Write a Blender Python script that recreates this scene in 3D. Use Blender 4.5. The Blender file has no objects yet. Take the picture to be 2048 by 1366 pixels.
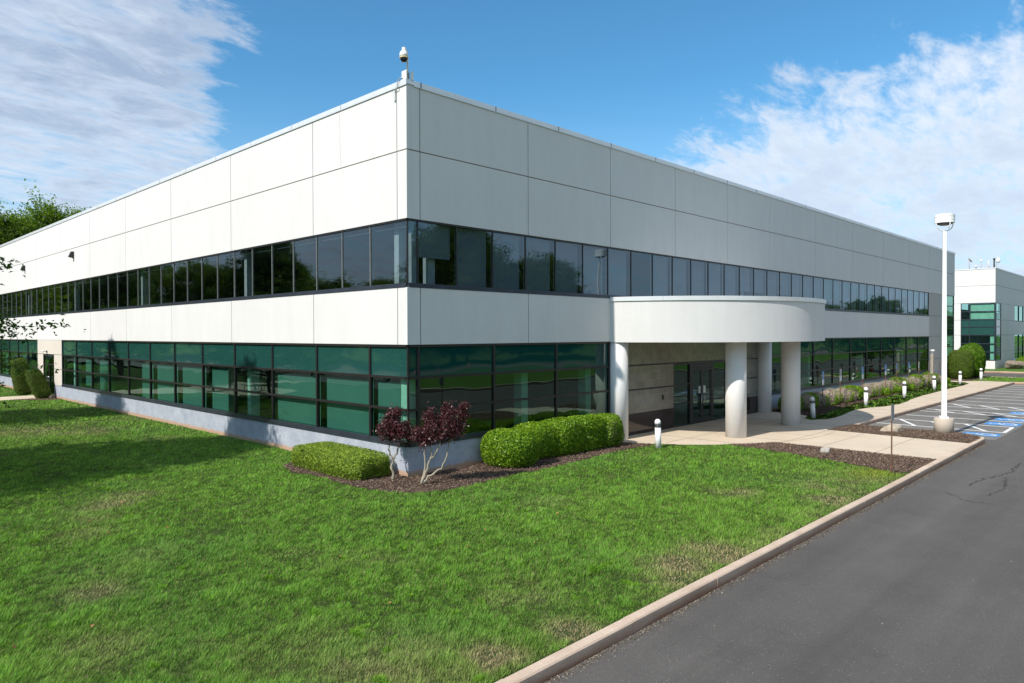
import bpy, bmesh, math, random
import numpy as np
from mathutils import Vector, Matrix
R_ = math.radians
S = bpy.context.scene
COL = S.collection
rng = np.random.default_rng(7)
random.seed(7)
CAM = np.array([-12.35, -16.12, 4.053])

# ------------------------------------------------------------------ materials
def new_mat(name):
    m = bpy.data.materials.new(name); m.use_nodes = True
    nt = m.node_tree
    for n in list(nt.nodes): nt.nodes.remove(n)
    return m, nt
def N(nt, typ, **kw):
    n = nt.nodes.new(typ)
    for k, v in kw.items():
        if k.startswith('i_'):
            key = k[2:]
            key = int(key) if key.isdigit() else key.replace('_', ' ')
            n.inputs[key].default_value = v
        else: setattr(n, k, v)
    return n
def LK(nt, a, ao, b, bi): nt.links.new(a.outputs[ao], b.inputs[bi])
def c4(c): return (c[0], c[1], c[2], 1)
def ramp(nt, src, out, p0, c0, p1, c1, mids=()):
    r = N(nt, 'ShaderNodeValToRGB')
    e = r.color_ramp.elements
    e[0].position = p0; e[0].color = c4(c0); e[1].position = p1; e[1].color = c4(c1)
    for p, c in mids:
        x = e.new(p); x.color = c4(c)
    LK(nt, src, out, r, 'Fac')
    return r
def noise(nt, scale, detail=4, rough=.55, coord=None, dist=0):
    n = N(nt, 'ShaderNodeTexNoise'); n.inputs['Scale'].default_value = scale
    n.inputs['Detail'].default_value = detail; n.inputs['Roughness'].default_value = rough
    n.inputs['Distortion'].default_value = dist
    if coord is not None: nt.links.new(coord, n.inputs['Vector'])
    return n
def mixc(nt, fac, a, b, mode='MIX'):
    m = N(nt, 'ShaderNodeMix', data_type='RGBA', blend_type=mode)
    for sock, v in ((m.inputs[0], fac), (m.inputs[6], a), (m.inputs[7], b)):
        if hasattr(v, 'is_linked') or hasattr(v, 'links'): nt.links.new(v, sock)
        elif isinstance(v, (int, float)): sock.default_value = v
        else: sock.default_value = c4(v)
    return m.outputs[2]
def out_surf(nt, sh):
    o = N(nt, 'ShaderNodeOutputMaterial'); nt.links.new(sh, o.inputs['Surface'])
def bump(nt, h, dist, strength=1):
    b = N(nt, 'ShaderNodeBump'); b.inputs['Distance'].default_value = dist; b.inputs['Strength'].default_value = strength
    nt.links.new(h, b.inputs['Height']); return b.outputs['Normal']
def pos(nt, sx=1, sy=1, sz=1, obj=False):
    if obj:
        g = N(nt, 'ShaderNodeTexCoord'); o = g.outputs['Object']
    else:
        g = N(nt, 'ShaderNodeNewGeometry'); o = g.outputs['Position']
    mp = N(nt, 'ShaderNodeMapping'); mp.inputs['Scale'].default_value = (sx, sy, sz)
    nt.links.new(o, mp.inputs['Vector']); return mp.outputs['Vector']

def mat_plain(name, col, rough=.6, metal=0, var=.12, scale=3, bumpd=0, bscale=80, spec=.5, coat=0):
    m, nt = new_mat(name)
    p = pos(nt, obj=True)
    n = noise(nt, scale, 5, .6, p)
    lo = tuple(c*(1-var) for c in col); hi = tuple(min(1, c*(1+var)) for c in col)
    r = ramp(nt, n, 'Fac', .3, lo, .7, hi)
    b = N(nt, 'ShaderNodeBsdfPrincipled', i_Roughness=rough, i_Metallic=metal)
    b.inputs['Specular IOR Level'].default_value = spec
    b.inputs['Coat Weight'].default_value = coat
    LK(nt, r, 'Color', b, 'Base Color')
    if bumpd:
        n2 = noise(nt, bscale, 3, .6, p)
        nt.links.new(bump(nt, n2.outputs['Fac'], bumpd), b.inputs['Normal'])
    out_surf(nt, b.outputs[0]); return m

def mat_concrete_wall(name, col, streak=.05, speck=.05, rough=.85, bumpd=.004):
    m, nt = new_mat(name)
    p = pos(nt); big = noise(nt, .55, 5, .6, p)
    ps = pos(nt, 1.6, 1.6, .3); st = noise(nt, 1.0, 8, .7, ps)
    fine = noise(nt, 55, 3, .7, p)
    a = tuple(c*(1-streak) for c in col); b_ = tuple(c*(1+streak*.6) for c in col)
    r1 = ramp(nt, st, 'Fac', .3, a, .65, b_)
    r2 = ramp(nt, big, 'Fac', .3, (1-streak*.8,)*3, .7, (1, 1, 1))
    r3 = ramp(nt, fine, 'Fac', .35, (1-speck,)*3, .6, (1, 1, 1))
    c = mixc(nt, 1.0, r1.outputs[0], r2.outputs[0], 'MULTIPLY')
    c = mixc(nt, 1.0, c, r3.outputs[0], 'MULTIPLY')
    b = N(nt, 'ShaderNodeBsdfPrincipled', i_Roughness=rough)
    b.inputs['Specular IOR Level'].default_value = .25
    nt.links.new(c, b.inputs['Base Color'])
    nt.links.new(bump(nt, fine.outputs['Fac'], bumpd), b.inputs['Normal'])
    out_surf(nt, b.outputs[0]); return m

def mat_base_wall():
    m, nt = new_mat('painted_base')
    p = pos(nt); n1 = noise(nt, 1.4, 6, .65, p); n2 = noise(nt, 14, 5, .7, p)
    ps = pos(nt, 2.5, 2.5, .5); n3 = noise(nt, 1.5, 5, .6, ps)
    r = ramp(nt, n1, 'Fac', .3, (.31, .34, .41), .7, (.45, .48, .54))
    r2 = ramp(nt, n2, 'Fac', .35, (.8, .8, .8), .65, (1, 1, 1))
    c = mixc(nt, 1., r.outputs[0], r2.outputs[0], 'MULTIPLY')
    # soil splash along the foot: a stain with its own ragged top
    g = N(nt, 'ShaderNodeNewGeometry'); sp = N(nt, 'ShaderNodeSeparateXYZ'); LK(nt, g, 'Position', sp, 0)
    ma = N(nt, 'ShaderNodeMath', operation='MULTIPLY_ADD'); LK(nt, n3, 'Fac', ma, 0); ma.inputs[1].default_value = -.22
    LK(nt, sp, 'Z', ma, 2)
    rs = ramp(nt, ma, 0, 0, (.9, .9, .9), .07, (0, 0, 0))
    c = mixc(nt, rs.outputs[0], c, (.42, .26, .16))
    b = N(nt, 'ShaderNodeBsdfPrincipled', i_Roughness=.8); nt.links.new(c, b.inputs['Base Color'])
    nt.links.new(bump(nt, n2.outputs['Fac'], .004), b.inputs['Normal'])
    out_surf(nt, b.outputs[0]); return m

def mat_glass(name, tint, ior=1.75, refl=(1, 1, 1), wav=.0022):
    m, nt = new_mat(name)
    tc = N(nt, 'ShaderNodeNewGeometry'); oi = N(nt, 'ShaderNodeObjectInfo')
    ad = N(nt, 'ShaderNodeVectorMath', operation='MULTIPLY_ADD')
    LK(nt, tc, 'Position', ad, 0); ad.inputs[1].default_value = (.55, .55, .9)
    cm = N(nt, 'ShaderNodeVectorMath', operation='SCALE'); cm.inputs[0].default_value = (37, 19, 53)
    LK(nt, oi, 'Random', cm, 'Scale'); LK(nt, cm, 0, ad, 2)
    n = noise(nt, 1.0, 1.2, .4, ad.outputs[0])
    nor = bump(nt, n.outputs['Fac'], wav*4)
    f0 = ((ior-1)/(ior+1))**2
    dt = N(nt, 'ShaderNodeVectorMath', operation='DOT_PRODUCT'); LK(nt, tc, 'Incoming', dt, 0); nt.links.new(nor, dt.inputs[1])
    ab = N(nt, 'ShaderNodeMath', operation='ABSOLUTE'); LK(nt, dt, 'Value', ab, 0)
    om = N(nt, 'ShaderNodeMath', operation='SUBTRACT'); om.inputs[0].default_value = 1; LK(nt, ab, 0, om, 1); om.use_clamp = True
    pw = N(nt, 'ShaderNodeMath', operation='POWER'); LK(nt, om, 0, pw, 0); pw.inputs[1].default_value = 5
    fr = N(nt, 'ShaderNodeMath', operation='MULTIPLY_ADD'); LK(nt, pw, 0, fr, 0); fr.inputs[1].default_value = 1-f0; fr.inputs[2].default_value = f0
    gl = N(nt, 'ShaderNodeBsdfGlossy', i_Roughness=.0); gl.inputs['Color'].default_value = c4(refl)
    nt.links.new(nor, gl.inputs['Normal'])
    tr = N(nt, 'ShaderNodeBsdfTransparent'); tr.inputs['Color'].default_value = c4(tint)
    mx = N(nt, 'ShaderNodeMixShader'); LK(nt, fr, 0, mx, 0); LK(nt, tr, 0, mx, 1); LK(nt, gl, 0, mx, 2)
    out_surf(nt, mx.outputs[0]); return m
def mat_spandrel(name, col, ior=1.6):
    m, nt = new_mat(name)
    p = pos(nt, .5, .5, .8); n = noise(nt, 1, 1.2, .4, p)
    b = N(nt, 'ShaderNodeBsdfPrincipled', i_Roughness=.03, i_IOR=ior)
    b.inputs['Base Color'].default_value = c4(col)
    nt.links.new(bump(nt, n.outputs['Fac'], .014), b.inputs['Normal'])
    out_surf(nt, b.outputs[0]); return m

def mat_asphalt(name, base, flecks=True, scale=1.0):
    m, nt = new_mat(name)
    p = pos(nt); big = noise(nt, .12, 5, .6, p); mid = noise(nt, 1.3, 5, .65, p); fine = noise(nt, 90, 3, .7, p)
    lo = tuple(c*.86 for c in base); hi = tuple(c*1.12 for c in base)
    r = ramp(nt, big, 'Fac', .3, lo, .7, hi)
    r2 = ramp(nt, mid, 'Fac', .3, (.92,)*3, .7, (1.05,)*3)
    r3 = ramp(nt, fine, 'Fac', .3, (.66,)*3, .72, (1.3,)*3)
    c = mixc(nt, 1., r.outputs[0], r2.outputs[0], 'MULTIPLY'); c = mixc(nt, 1., c, r3.outputs[0], 'MULTIPLY')
    if flecks:
        v = N(nt, 'ShaderNodeTexVoronoi', feature='F1'); v.inputs['Scale'].default_value = 30; nt.links.new(p, v.inputs['Vector'])
        w = N(nt, 'ShaderNodeTexWhiteNoise'); LK(nt, v, 'Position', w, 'Vector')
        rf = ramp(nt, v, 'Distance', .09, (1, 1, 1), .15, (0, 0, 0))
        rw = ramp(nt, w, 'Value', .78, (0, 0, 0), .80, (1, 1, 1))
        f = mixc(nt, 1., rf.outputs[0], rw.outputs[0], 'MULTIPLY')
        c = mixc(nt, f, c, (.50, .48, .44))
        ln = noise(nt, 1.0, 5, .6, pos(nt, .045, 1.15, 1)); rl = ramp(nt, ln, 'Fac', .3, (.86,)*3, .7, (1.12,)*3); c = mixc(nt, 1., c, rl.outputs[0], 'MULTIPLY')
        sp_ = noise(nt, .55, 6, .7, p, .5); rq = ramp(nt, sp_, 'Fac', .58, (1, 1, 1), .78, (.80, .79, .78)); c = mixc(nt, 1., c, rq.outputs[0], 'MULTIPLY')
    b = N(nt, 'ShaderNodeBsdfPrincipled', i_Roughness=.85); b.inputs['Specular IOR Level'].default_value = .3
    nt.links.new(c, b.inputs['Base Color']); nt.links.new(bump(nt, fine.outputs['Fac'], .006), b.inputs['Normal'])
    out_surf(nt, b.outputs[0]); return m

def mat_paving(name, col, stain=(.62, .42, .27)):
    m, nt = new_mat(name)
    p = pos(nt); big = noise(nt, .5, 5, .65, p); st = noise(nt, .9, 6, .7, pos(nt, .5, 1.4, 1)); fine = noise(nt, 70, 3, .7, p)
    r = ramp(nt, big, 'Fac', .3, tuple(c*.88 for c in col), .7, tuple(c*1.05 for c in col))
    rs = ramp(nt, st, 'Fac', .52, (0, 0, 0), .75, (.38,)*3)
    c = mixc(nt, rs.outputs[0], r.outputs[0], stain)
    r3 = ramp(nt, fine, 'Fac', .35, (.88,)*3, .6, (1, 1, 1)); c = mixc(nt, 1., c, r3.outputs[0], 'MULTIPLY')
    b = N(nt, 'ShaderNodeBsdfPrincipled', i_Roughness=.9); b.inputs['Specular IOR Level'].default_value = .2
    nt.links.new(c, b.inputs['Base Color']); nt.links.new(bump(nt, fine.outputs['Fac'], .003), b.inputs['Normal'])
    out_surf(nt, b.outputs[0]); return m

def mat_kerb():
    m, nt = new_mat('kerb_concrete')
    p = pos(nt); n1 = noise(nt, 2.0, 5, .6, p); n2 = noise(nt, 60, 3, .7, p); n3 = noise(nt, 1.0, 6, .7, pos(nt, .7, 1, 9))
    r = ramp(nt, n1, 'Fac', .3, (.56, .43, .32), .7, (.68, .54, .42))
    g = N(nt, 'ShaderNodeNewGeometry'); sp = N(nt, 'ShaderNodeSeparateXYZ'); LK(nt, g, 'Position', sp, 0)
    ma = N(nt, 'ShaderNodeMath', operation='MULTIPLY_ADD'); LK(nt, n3, 'Fac', ma, 0); ma.inputs[1].default_value = -.22; LK(nt, sp, 'Z', ma, 2)
    mr = N(nt, 'ShaderNodeMapRange'); mr.inputs['From Min'].default_value = -.27; mr.inputs['From Max'].default_value = -.06
    mr.inputs['To Min'].default_value = 1; mr.inputs['To Max'].default_value = 0; LK(nt, ma, 0, mr, 0)
    c = mixc(nt, mr.outputs[0], r.outputs[0], (.25, .115, .06))
    r3 = ramp(nt, n2, 'Fac', .35, (.8,)*3, .6, (1, 1, 1)); c = mixc(nt, 1., c, r3.outputs[0], 'MULTIPLY')
    b = N(nt, 'ShaderNodeBsdfPrincipled', i_Roughness=.9); nt.links.new(c, b.inputs['Base Color'])
    nt.links.new(bump(nt, n2.outputs['Fac'], .004), b.inputs['Normal'])
    out_surf(nt, b.outputs[0]); return m

def mat_stone():
    m, nt = new_mat('stone_cladding')
    g = N(nt, 'ShaderNodeNewGeometry'); sp = N(nt, 'ShaderNodeSeparateXYZ'); LK(nt, g, 'Position', sp, 0)
    cb = N(nt, 'ShaderNodeCombineXYZ'); LK(nt, sp, 'X', cb, 0); LK(nt, sp, 'Z', cb, 1)
    br = N(nt, 'ShaderNodeTexBrick'); br.offset = .5
    br.inputs['Scale'].default_value = 1; br.inputs['Brick Width'].default_value = .62; br.inputs['Row Height'].default_value = .31
    br.inputs['Mortar Size'].default_value = .006; br.inputs['Color1'].default_value = c4((.235, .225, .19)); br.inputs['Color2'].default_value = c4((.195, .19, .16))
    br.inputs['Mortar'].default_value = c4((.26, .25, .215)); LK(nt, cb, 0, br, 'Vector')
    n = noise(nt, 3.5, 6, .7, pos(nt)); r = ramp(nt, n, 'Fac', .3, (.78,)*3, .7, (1.12,)*3)
    c = mixc(nt, 1., br.outputs['Color'], r.outputs[0], 'MULTIPLY')
    b = N(nt, 'ShaderNodeBsdfPrincipled', i_Roughness=.12); nt.links.new(c, b.inputs['Base Color'])
    out_surf(nt, b.outputs[0]); return m

def mat_leaf(name, lo, hi, trans=.35, rough=.5, attr=None, spec=.3):
    """leaf colour varies leaf by leaf through the mesh attribute 'tone'."""
    m, nt = new_mat(name)
    a = N(nt, 'ShaderNodeAttribute', attribute_name='tone')
    r = ramp(nt, a, 'Fac', 0, lo, 1, hi)
    b = N(nt, 'ShaderNodeBsdfPrincipled', i_Roughness=rough); b.inputs['Specular IOR Level'].default_value = spec
    LK(nt, r, 'Color', b, 'Base Color')
    t = N(nt, 'ShaderNodeBsdfTranslucent')
    h = mixc(nt, 1., r.outputs[0], (1.25, 1.2, .5), 'MULTIPLY'); nt.links.new(h, t.inputs['Color'])
    mx = N(nt, 'ShaderNodeMixShader', i_0=trans); LK(nt, b, 0, mx, 1); LK(nt, t, 0, mx, 2)
    out_surf(nt, mx.outputs[0]); return m
def mat_attrcol(name, trans=.3, rough=.6):
    m, nt = new_mat(name)
    a = N(nt, 'ShaderNodeAttribute', attribute_name='tint')
    b = N(nt, 'ShaderNodeBsdfPrincipled', i_Roughness=rough); b.inputs['Specular IOR Level'].default_value = .15
    LK(nt, a, 'Color', b, 'Base Color')
    t = N(nt, 'ShaderNodeBsdfTranslucent'); LK(nt, a, 'Color', t, 'Color')
    mx = N(nt, 'ShaderNodeMixShader', i_0=trans); LK(nt, b, 0, mx, 1); LK(nt, t, 0, mx, 2)
    out_surf(nt, mx.outputs[0]); return m
def mat_bark(name, lo, hi):
    m, nt = new_mat(name)
    n = noise(nt, 6, 6, .7, pos(nt, 3, 3, .6, obj=True)); r = ramp(nt, n, 'Fac', .3, lo, .7, hi)
    b = N(nt, 'ShaderNodeBsdfPrincipled', i_Roughness=.9); LK(nt, r, 'Color', b, 'Base Color')
    nt.links.new(bump(nt, n.outputs['Fac'], .02), b.inputs['Normal']); out_surf(nt, b.outputs[0]); return m
def mat_ground(name, cols, sc=(.25, 2.5, 30)):
    m, nt = new_mat(name)
    p = pos(nt); a = noise(nt, sc[0], 6, .65, p); b2 = noise(nt, sc[1], 6, .7, p); f = noise(nt, sc[2], 4, .75, p)
    r = ramp(nt, a, 'Fac', .3, cols[0], .7, cols[1]); r2 = ramp(nt, b2, 'Fac', .35, (0, 0, 0), .75, (.7,)*3)
    c = mixc(nt, r2.outputs[0], r.outputs[0], cols[2])
    r3 = ramp(nt, f, 'Fac', .3, (.55,)*3, .7, (1.3,)*3); c = mixc(nt, 1., c, r3.outputs[0], 'MULTIPLY')
    b = N(nt, 'ShaderNodeBsdfPrincipled', i_Roughness=.95); b.inputs['Specular IOR Level'].default_value = .1
    nt.links.new(c, b.inputs['Base Color']); nt.links.new(bump(nt, f.outputs['Fac'], .03), b.inputs['Normal'])
    out_surf(nt, b.outputs[0]); return m

M = {}
M['wall'] = mat_concrete_wall('precast_panel', (.69, .678, .66), streak=.042, speck=.12)
M['beige'] = mat_concrete_wall('beige_panel', (.60, .545, .48), streak=.04)
M['greywall'] = mat_concrete_wall('grey_panel', (.47, .46, .44), streak=.05)
M['stucco'] = mat_concrete_wall('stucco', (.71, .70, .68), streak=.05, speck=.12, bumpd=.012)
M['stucco_col'] = mat_concrete_wall('column_stucco', (.76, .75, .735), streak=.03, speck=.12, bumpd=.012)
M['joint'] = mat_plain('joint_sealant', (.16, .12, .09), .9)
M['coping'] = mat_plain('coping_metal', (.72, .73, .73), .35, .3, .04)
M['coping_clip'] = mat_plain('coping_clip', (.22, .23, .24), .5)
M['base'] = mat_base_wall()
M['bronze'] = mat_plain('bronze_frame', (.020, .017, .017), .4, .1)
M['alu_sill'] = mat_plain('slate_sill', (.055, .065, .085), .32, .5, .2, 2)
M['alu_thin'] = mat_plain('silver_mullion', (.30, .29, .27), .4, .5)
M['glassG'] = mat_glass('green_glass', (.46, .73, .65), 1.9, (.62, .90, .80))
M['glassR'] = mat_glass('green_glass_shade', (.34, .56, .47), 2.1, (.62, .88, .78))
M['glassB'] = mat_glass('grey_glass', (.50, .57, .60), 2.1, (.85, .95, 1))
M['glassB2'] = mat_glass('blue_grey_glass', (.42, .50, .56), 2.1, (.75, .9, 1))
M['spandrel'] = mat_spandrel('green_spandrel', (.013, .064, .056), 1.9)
M['spandrel2'] = mat_spandrel('green_spandrel_shaded', (.004, .045, .04))  # darker copy of the green spandrel; right facade's shade put into its colour
M['shade'] = mat_plain('roller_shade', (.11, .185, .172), .9, 0, .06, 1.5)
M['shadeB'] = mat_plain('roller_shade_grey', (.34, .36, .36), .9, 0, .06, 1.5)
M['inner_white'] = mat_plain('interior_paint', (.62, .64, .60), .8)
M['inner_lime'] = mat_plain('interior_lime_paint', (.72, .80, .12), .8)
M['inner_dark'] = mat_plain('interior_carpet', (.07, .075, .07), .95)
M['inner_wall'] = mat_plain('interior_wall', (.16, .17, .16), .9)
M['roof'] = mat_plain('roof_membrane', (.5, .5, .48), .9)
M['stone'] = mat_stone()
M['granite'] = mat_plain('dark_granite', (.035, .028, .027), .08, 0, .35, 40)
M['blacktrim'] = mat_plain('black_trim', (.012, .011, .012), .3)
M['chrome'] = mat_plain('brushed_steel', (.62, .62, .62), .22, 1.0)
M['paper'] = mat_plain('paper_notice', (.62, .70, .66), .8)
M['white'] = mat_plain('white_paint', (.80, .80, .79), .42, 0, .03, 5)
M['offwhite'] = mat_plain('offwhite_paint', (.74, .73, .70), .45, 0, .05, 5)
M['cream_ring'] = mat_plain('yellowed_ring', (.62, .50, .30), .5)
M['lens'] = mat_plain('smoked_dome', (.015, .015, .018), .08)
M['clearlens'] = mat_plain('light_lens', (.55, .55, .52), .15)
M['louvre'] = mat_plain('dark_louvre', (.12, .12, .11), .4, .6)
M['asphalt'] = mat_asphalt('new_asphalt', (.108, .099, .090))
M['asphalt_old'] = mat_asphalt('old_asphalt', (.185, .172, .155))
M['paving'] = mat_paving('concrete_paving', (.62, .52, .40))
M['kerb'] = mat_kerb()
M['kerb2'] = mat_plain('worn_kerb', (.30, .27, .23), .9, 0, .3, 3, .004)
M['marking'] = mat_plain('marking_white', (.78, .78, .76), .8, 0, .18, 9)
M['blue'] = mat_plain('marking_blue', (.05, .24, .55), .8, 0, .18, 9)
M['signblue'] = mat_plain('sign_blue', (.05, .20, .50), .4)
M['signwhite'] = mat_plain('sign_white', (.72, .73, .72), .4)
M['signback'] = mat_plain('sign_back', (.42, .43, .45), .45, .5)
M['rust'] = mat_bark('rusty_steel', (.10, .045, .03), (.19, .09, .05))
M['postblack'] = mat_plain('dark_post', (.03, .028, .028), .6)
M['wood'] = mat_bark('weathered_timber', (.24, .20, .16), (.38, .33, .27))
M['pedestal'] = mat_concrete_wall('pedestal_concrete', (.50, .43, .35), streak=.1, speck=.1)
M['rock'] = mat_ground('rock_stone', ((.42, .33, .24), (.62, .54, .44), (.30, .22, .15)), (1.2, 5, 40))
M['rockw'] = mat_ground('pale_rock', ((.45, .42, .36), (.66, .62, .56), (.25, .22, .18)), (1.2, 5, 40))
M['soil'] = mat_ground('mulch_soil', ((.09, .062, .048), (.13, .09, .07), (.07, .048, .038)), (.8, 6, 45))
M['lawn'] = mat_ground('lawn_soil', ((.028, .07, .012), (.042, .095, .016), (.10, .085, .05)), (.3, 1.8, 22))
M['farlawn'] = mat_ground('far_lawn', ((.06, .145, .02), (.09, .185, .03), (.13, .17, .045)), (.15, 1.2, 9))
M['grass'] = mat_attrcol('grass_blades', .35)
M['chips'] = mat_attrcol('wood_chips', .0, .9)
M['bark'] = mat_bark('tree_bark', (.07, .055, .045), (.16, .13, .11))
M['palebark'] = mat_bark('pale_bark', (.20, .17, .12), (.42, .37, .29))
M['leaf'] = mat_leaf('oak_leaves', (.022, .075, .009), (.11, .22, .03), .4)
M['leafbright'] = mat_leaf('bright_leaves', (.03, .085, .008), (.22, .34, .04), .5)
M['boxwood'] = mat_leaf('boxwood_leaves', (.035, .12, .005), (.32, .50, .03), .3, .4)
M['yew'] = mat_leaf('yew_needles', (.05, .12, .010), (.36, .48, .05), .25, .6)
M['thuja'] = mat_leaf('thuja_sprays', (.03, .075, .008), (.18, .25, .025), .25, .6)
M['plum'] = mat_leaf('plum_leaves', (.03, .009, .012), (.16, .048, .058), .25, .4, spec=.5)
M['twig'] = mat_leaf('dead_twigs', (.24, .19, .145), (.62, .52, .43), .1, .9)
M['twigbase'] = mat_plain('dry_stems', (.2, .16, .13), .9)
M['orange'] = mat_plain('cone_orange', (.75, .13, .03), .5)
M['galv'] = mat_plain('galvanised', (.45, .46, .47), .4, .6)
M['tablegreen'] = mat_plain('table_green', (.03, .09, .06), .5)
M['membrane'] = mat_plain('cable_grey', (.35, .35, .36), .6)

# ------------------------------------------------------------------ geometry helpers
class MB:
    def __init__(s): s.v = []; s.f = []; s.sm = []
    def add(s, vs, fs, smooth=False):
        o = len(s.v); s.v += [tuple(map(float, v)) for v in vs]
        s.f += [tuple(i+o for i in f) for f in fs]; s.sm += [smooth]*len(fs); return s
    def box(s, x0, x1, y0, y1, z0, z1, rot=0, org=(0, 0)):
        vs = [(x, y, z) for z in (z0, z1) for y in (y0, y1) for x in (x0, x1)]
        if rot:
            c, n = math.cos(rot), math.sin(rot)
            vs = [(org[0]+(x-org[0])*c-(y-org[1])*n, org[1]+(x-org[0])*n+(y-org[1])*c, z) for x, y, z in vs]
        return s.add(vs, [(0, 2, 3, 1), (4, 5, 7, 6), (0, 1, 5, 4), (2, 6, 7, 3), (0, 4, 6, 2), (1, 3, 7, 5)])
    def tube(s, pts, rad, seg=8, cap=True, smooth=True):
        pts = [Vector(p) for p in pts]
        if not hasattr(rad, '__len__'): rad = [rad]*len(pts)
        rings = []; prev = None
        for i, p in enumerate(pts):
            d = (pts[min(i+1, len(pts)-1)]-pts[max(i-1, 0)])
            d = d.normalized() if d.length > 1e-9 else Vector((0, 0, 1))
            if prev is None:
                up = Vector((0, 0, 1)) if abs(d.z) < .9 else Vector((1, 0, 0))
                a = d.cross(up).normalized()
            else: a = (prev-d*prev.dot(d)).normalized()
            prev = a; b = d.cross(a)
            rings.append([p+(a*math.cos(2*math.pi*k/seg)+b*math.sin(2*math.pi*k/seg))*rad[i] for k in range(seg)])
        vs = [v for r in rings for v in r]; fs = []
        for i in range(len(rings)-1):
            for k in range(seg):
                fs.append((i*seg+k, i*seg+(k+1) % seg, (i+1)*seg+(k+1) % seg, (i+1)*seg+k))
        s.add(vs, fs, smooth)
        if cap:
            o = len(s.v)-len(vs)
            s.f += [tuple(o+k for k in range(seg))[::-1], tuple(o+(len(rings)-1)*seg+k for k in range(seg))]; s.sm += [False, False]
        return s
    def lathe(s, prof, seg=24, c=(0, 0), smooth=True):
        vs = []; fs = []
        for r, z in prof:
            for k in range(seg):
                a = 2*math.pi*k/seg; vs.append((c[0]+r*math.cos(a), c[1]+r*math.sin(a), z))
        for i in range(len(prof)-1):
            for k in range(seg): fs.append((i*seg+k, i*seg+(k+1) % seg, (i+1)*seg+(k+1) % seg, (i+1)*seg+k))
        s.add(vs, fs, smooth)
        o = len(s.v)-len(vs)
        if prof[0][0] > 1e-4: s.f.append(tuple(o+k for k in range(seg))[::-1]); s.sm.append(False)
        if prof[-1][0] > 1e-4: s.f.append(tuple(o+(len(prof)-1)*seg+k for k in range(seg))); s.sm.append(False)
        return s
    def prism(s, pts, z0, z1):
        n = len(pts)
        vs = [(x, y, z0) for x, y in pts]+[(x, y, z1) for x, y in pts]
        fs = [tuple(range(n))[::-1], tuple(range(n, 2*n))]+[(i, (i+1) % n, n+(i+1) % n, n+i) for i in range(n)]
        return s.add(vs, fs)
    def build(s, name, mat, parent=None, bevel=0):
        me = bpy.data.meshes.new(name); me.from_pydata(s.v, [], s.f)
        me.polygons.foreach_set('use_smooth', s.sm); me.update()
        o = bpy.data.objects.new(name, me); COL.objects.link(o)
        me.materials.append(M[mat] if isinstance(mat, str) else mat)
        if parent: o.parent = parent
        if bevel:
            b = o.modifiers.new('bevel', 'BEVEL'); b.width = bevel; b.segments = 2; b.limit_method = 'ANGLE'; b.angle_limit = R_(50)
        return o
def tag(o, label=None, cat=None, group=None, kind=None):
    if label: o['label'] = label
    if cat: o['category'] = cat
    if group: o['group'] = group
    if kind: o['kind'] = kind
    return o
def empty(name, loc, label, cat, group=None, rz=0):
    o = bpy.data.objects.new(name, None); COL.objects.link(o); o.location = loc; o.rotation_euler = (0, 0, rz)
    o.empty_display_size = .3
    return tag(o, label, cat, group)
def copy_tree(o, parent=None):
    c = o.copy(); COL.objects.link(c); c.parent = parent
    for ch in list(o.children): copy_tree(ch, c)
    return c
def np_mesh(name, verts, faces_n, mat, parent=None, attr=None, attrcol=None):
    """verts (n*k,3) with faces of k consecutive verts."""
    k = faces_n; nv = len(verts); nf = nv//k
    me = bpy.data.meshes.new(name)
    me.vertices.add(nv); me.loops.add(nv); me.polygons.add(nf)
    me.vertices.foreach_set('co', verts.astype(np.float32).ravel())
    me.loops.foreach_set('vertex_index', np.arange(nv, dtype=np.int32))
    me.polygons.foreach_set('loop_start', np.arange(0, nv, k, dtype=np.int32))
    if attr is not None:
        a = me.attributes.new('tone', 'FLOAT', 'POINT'); a.data.foreach_set('value', np.repeat(attr, k).astype(np.float32))
    if attrcol is not None:
        a = me.attributes.new('tint', 'FLOAT_COLOR', 'POINT')
        cc = np.ones((nf, 4), np.float32); cc[:, :3] = attrcol
        a.data.foreach_set('color', np.repeat(cc, k, axis=0).ravel())
    me.update(calc_edges=True); me.validate()
    o = bpy.data.objects.new(name, me); COL.objects.link(o); me.materials.append(M[mat])
    if parent: o.parent = parent
    return o
def unit(v): return v/np.maximum(np.linalg.norm(v, axis=-1, keepdims=True), 1e-9)
def leaves(P, Nrm, size, rg, aspect=.55, droop=0):
    """rhombic leaf at each point: returns verts (n*4,3)."""
    n = len(P); t = unit(np.cross(Nrm, rg.normal(size=(n, 3)))); t[:, 2] -= droop; t = unit(t)
    b = unit(np.cross(Nrm, t)); s = (size*(.6+.8*rg.random(n)))[:, None]
    fold = unit(Nrm)*s*.18
    v = np.stack([P-t*s*.5, P+b*s*aspect*.5+fold, P+t*s*.5, P-b*s*aspect*.5+fold], 1)
    return v.reshape(-1, 3)
def lattice_noise(x, y, sc, seed):
    rg = np.random.default_rng(seed); G = rg.random((256, 256))
    X = x/sc; Y = y/sc; i = np.floor(X).astype(int); j = np.floor(Y).astype(int); u = X-i; v = Y-j
    u = u*u*(3-2*u); v = v*v*(3-2*v); g = lambda a, b: G[a % 256, b % 256]
    return (g(i, j)*(1-u)+g(i+1, j)*u)*(1-v)+(g(i, j+1)*(1-u)+g(i+1, j+1)*u)*v
def fbm(x, y, sc, seed, oc=4):
    t = 0; a = .5; w = 0
    for k in range(oc): t = t+a*lattice_noise(x+13.7*k, y-7.1*k, sc/2**k, seed+k); w += a; a *= .5
    return t/w
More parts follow.
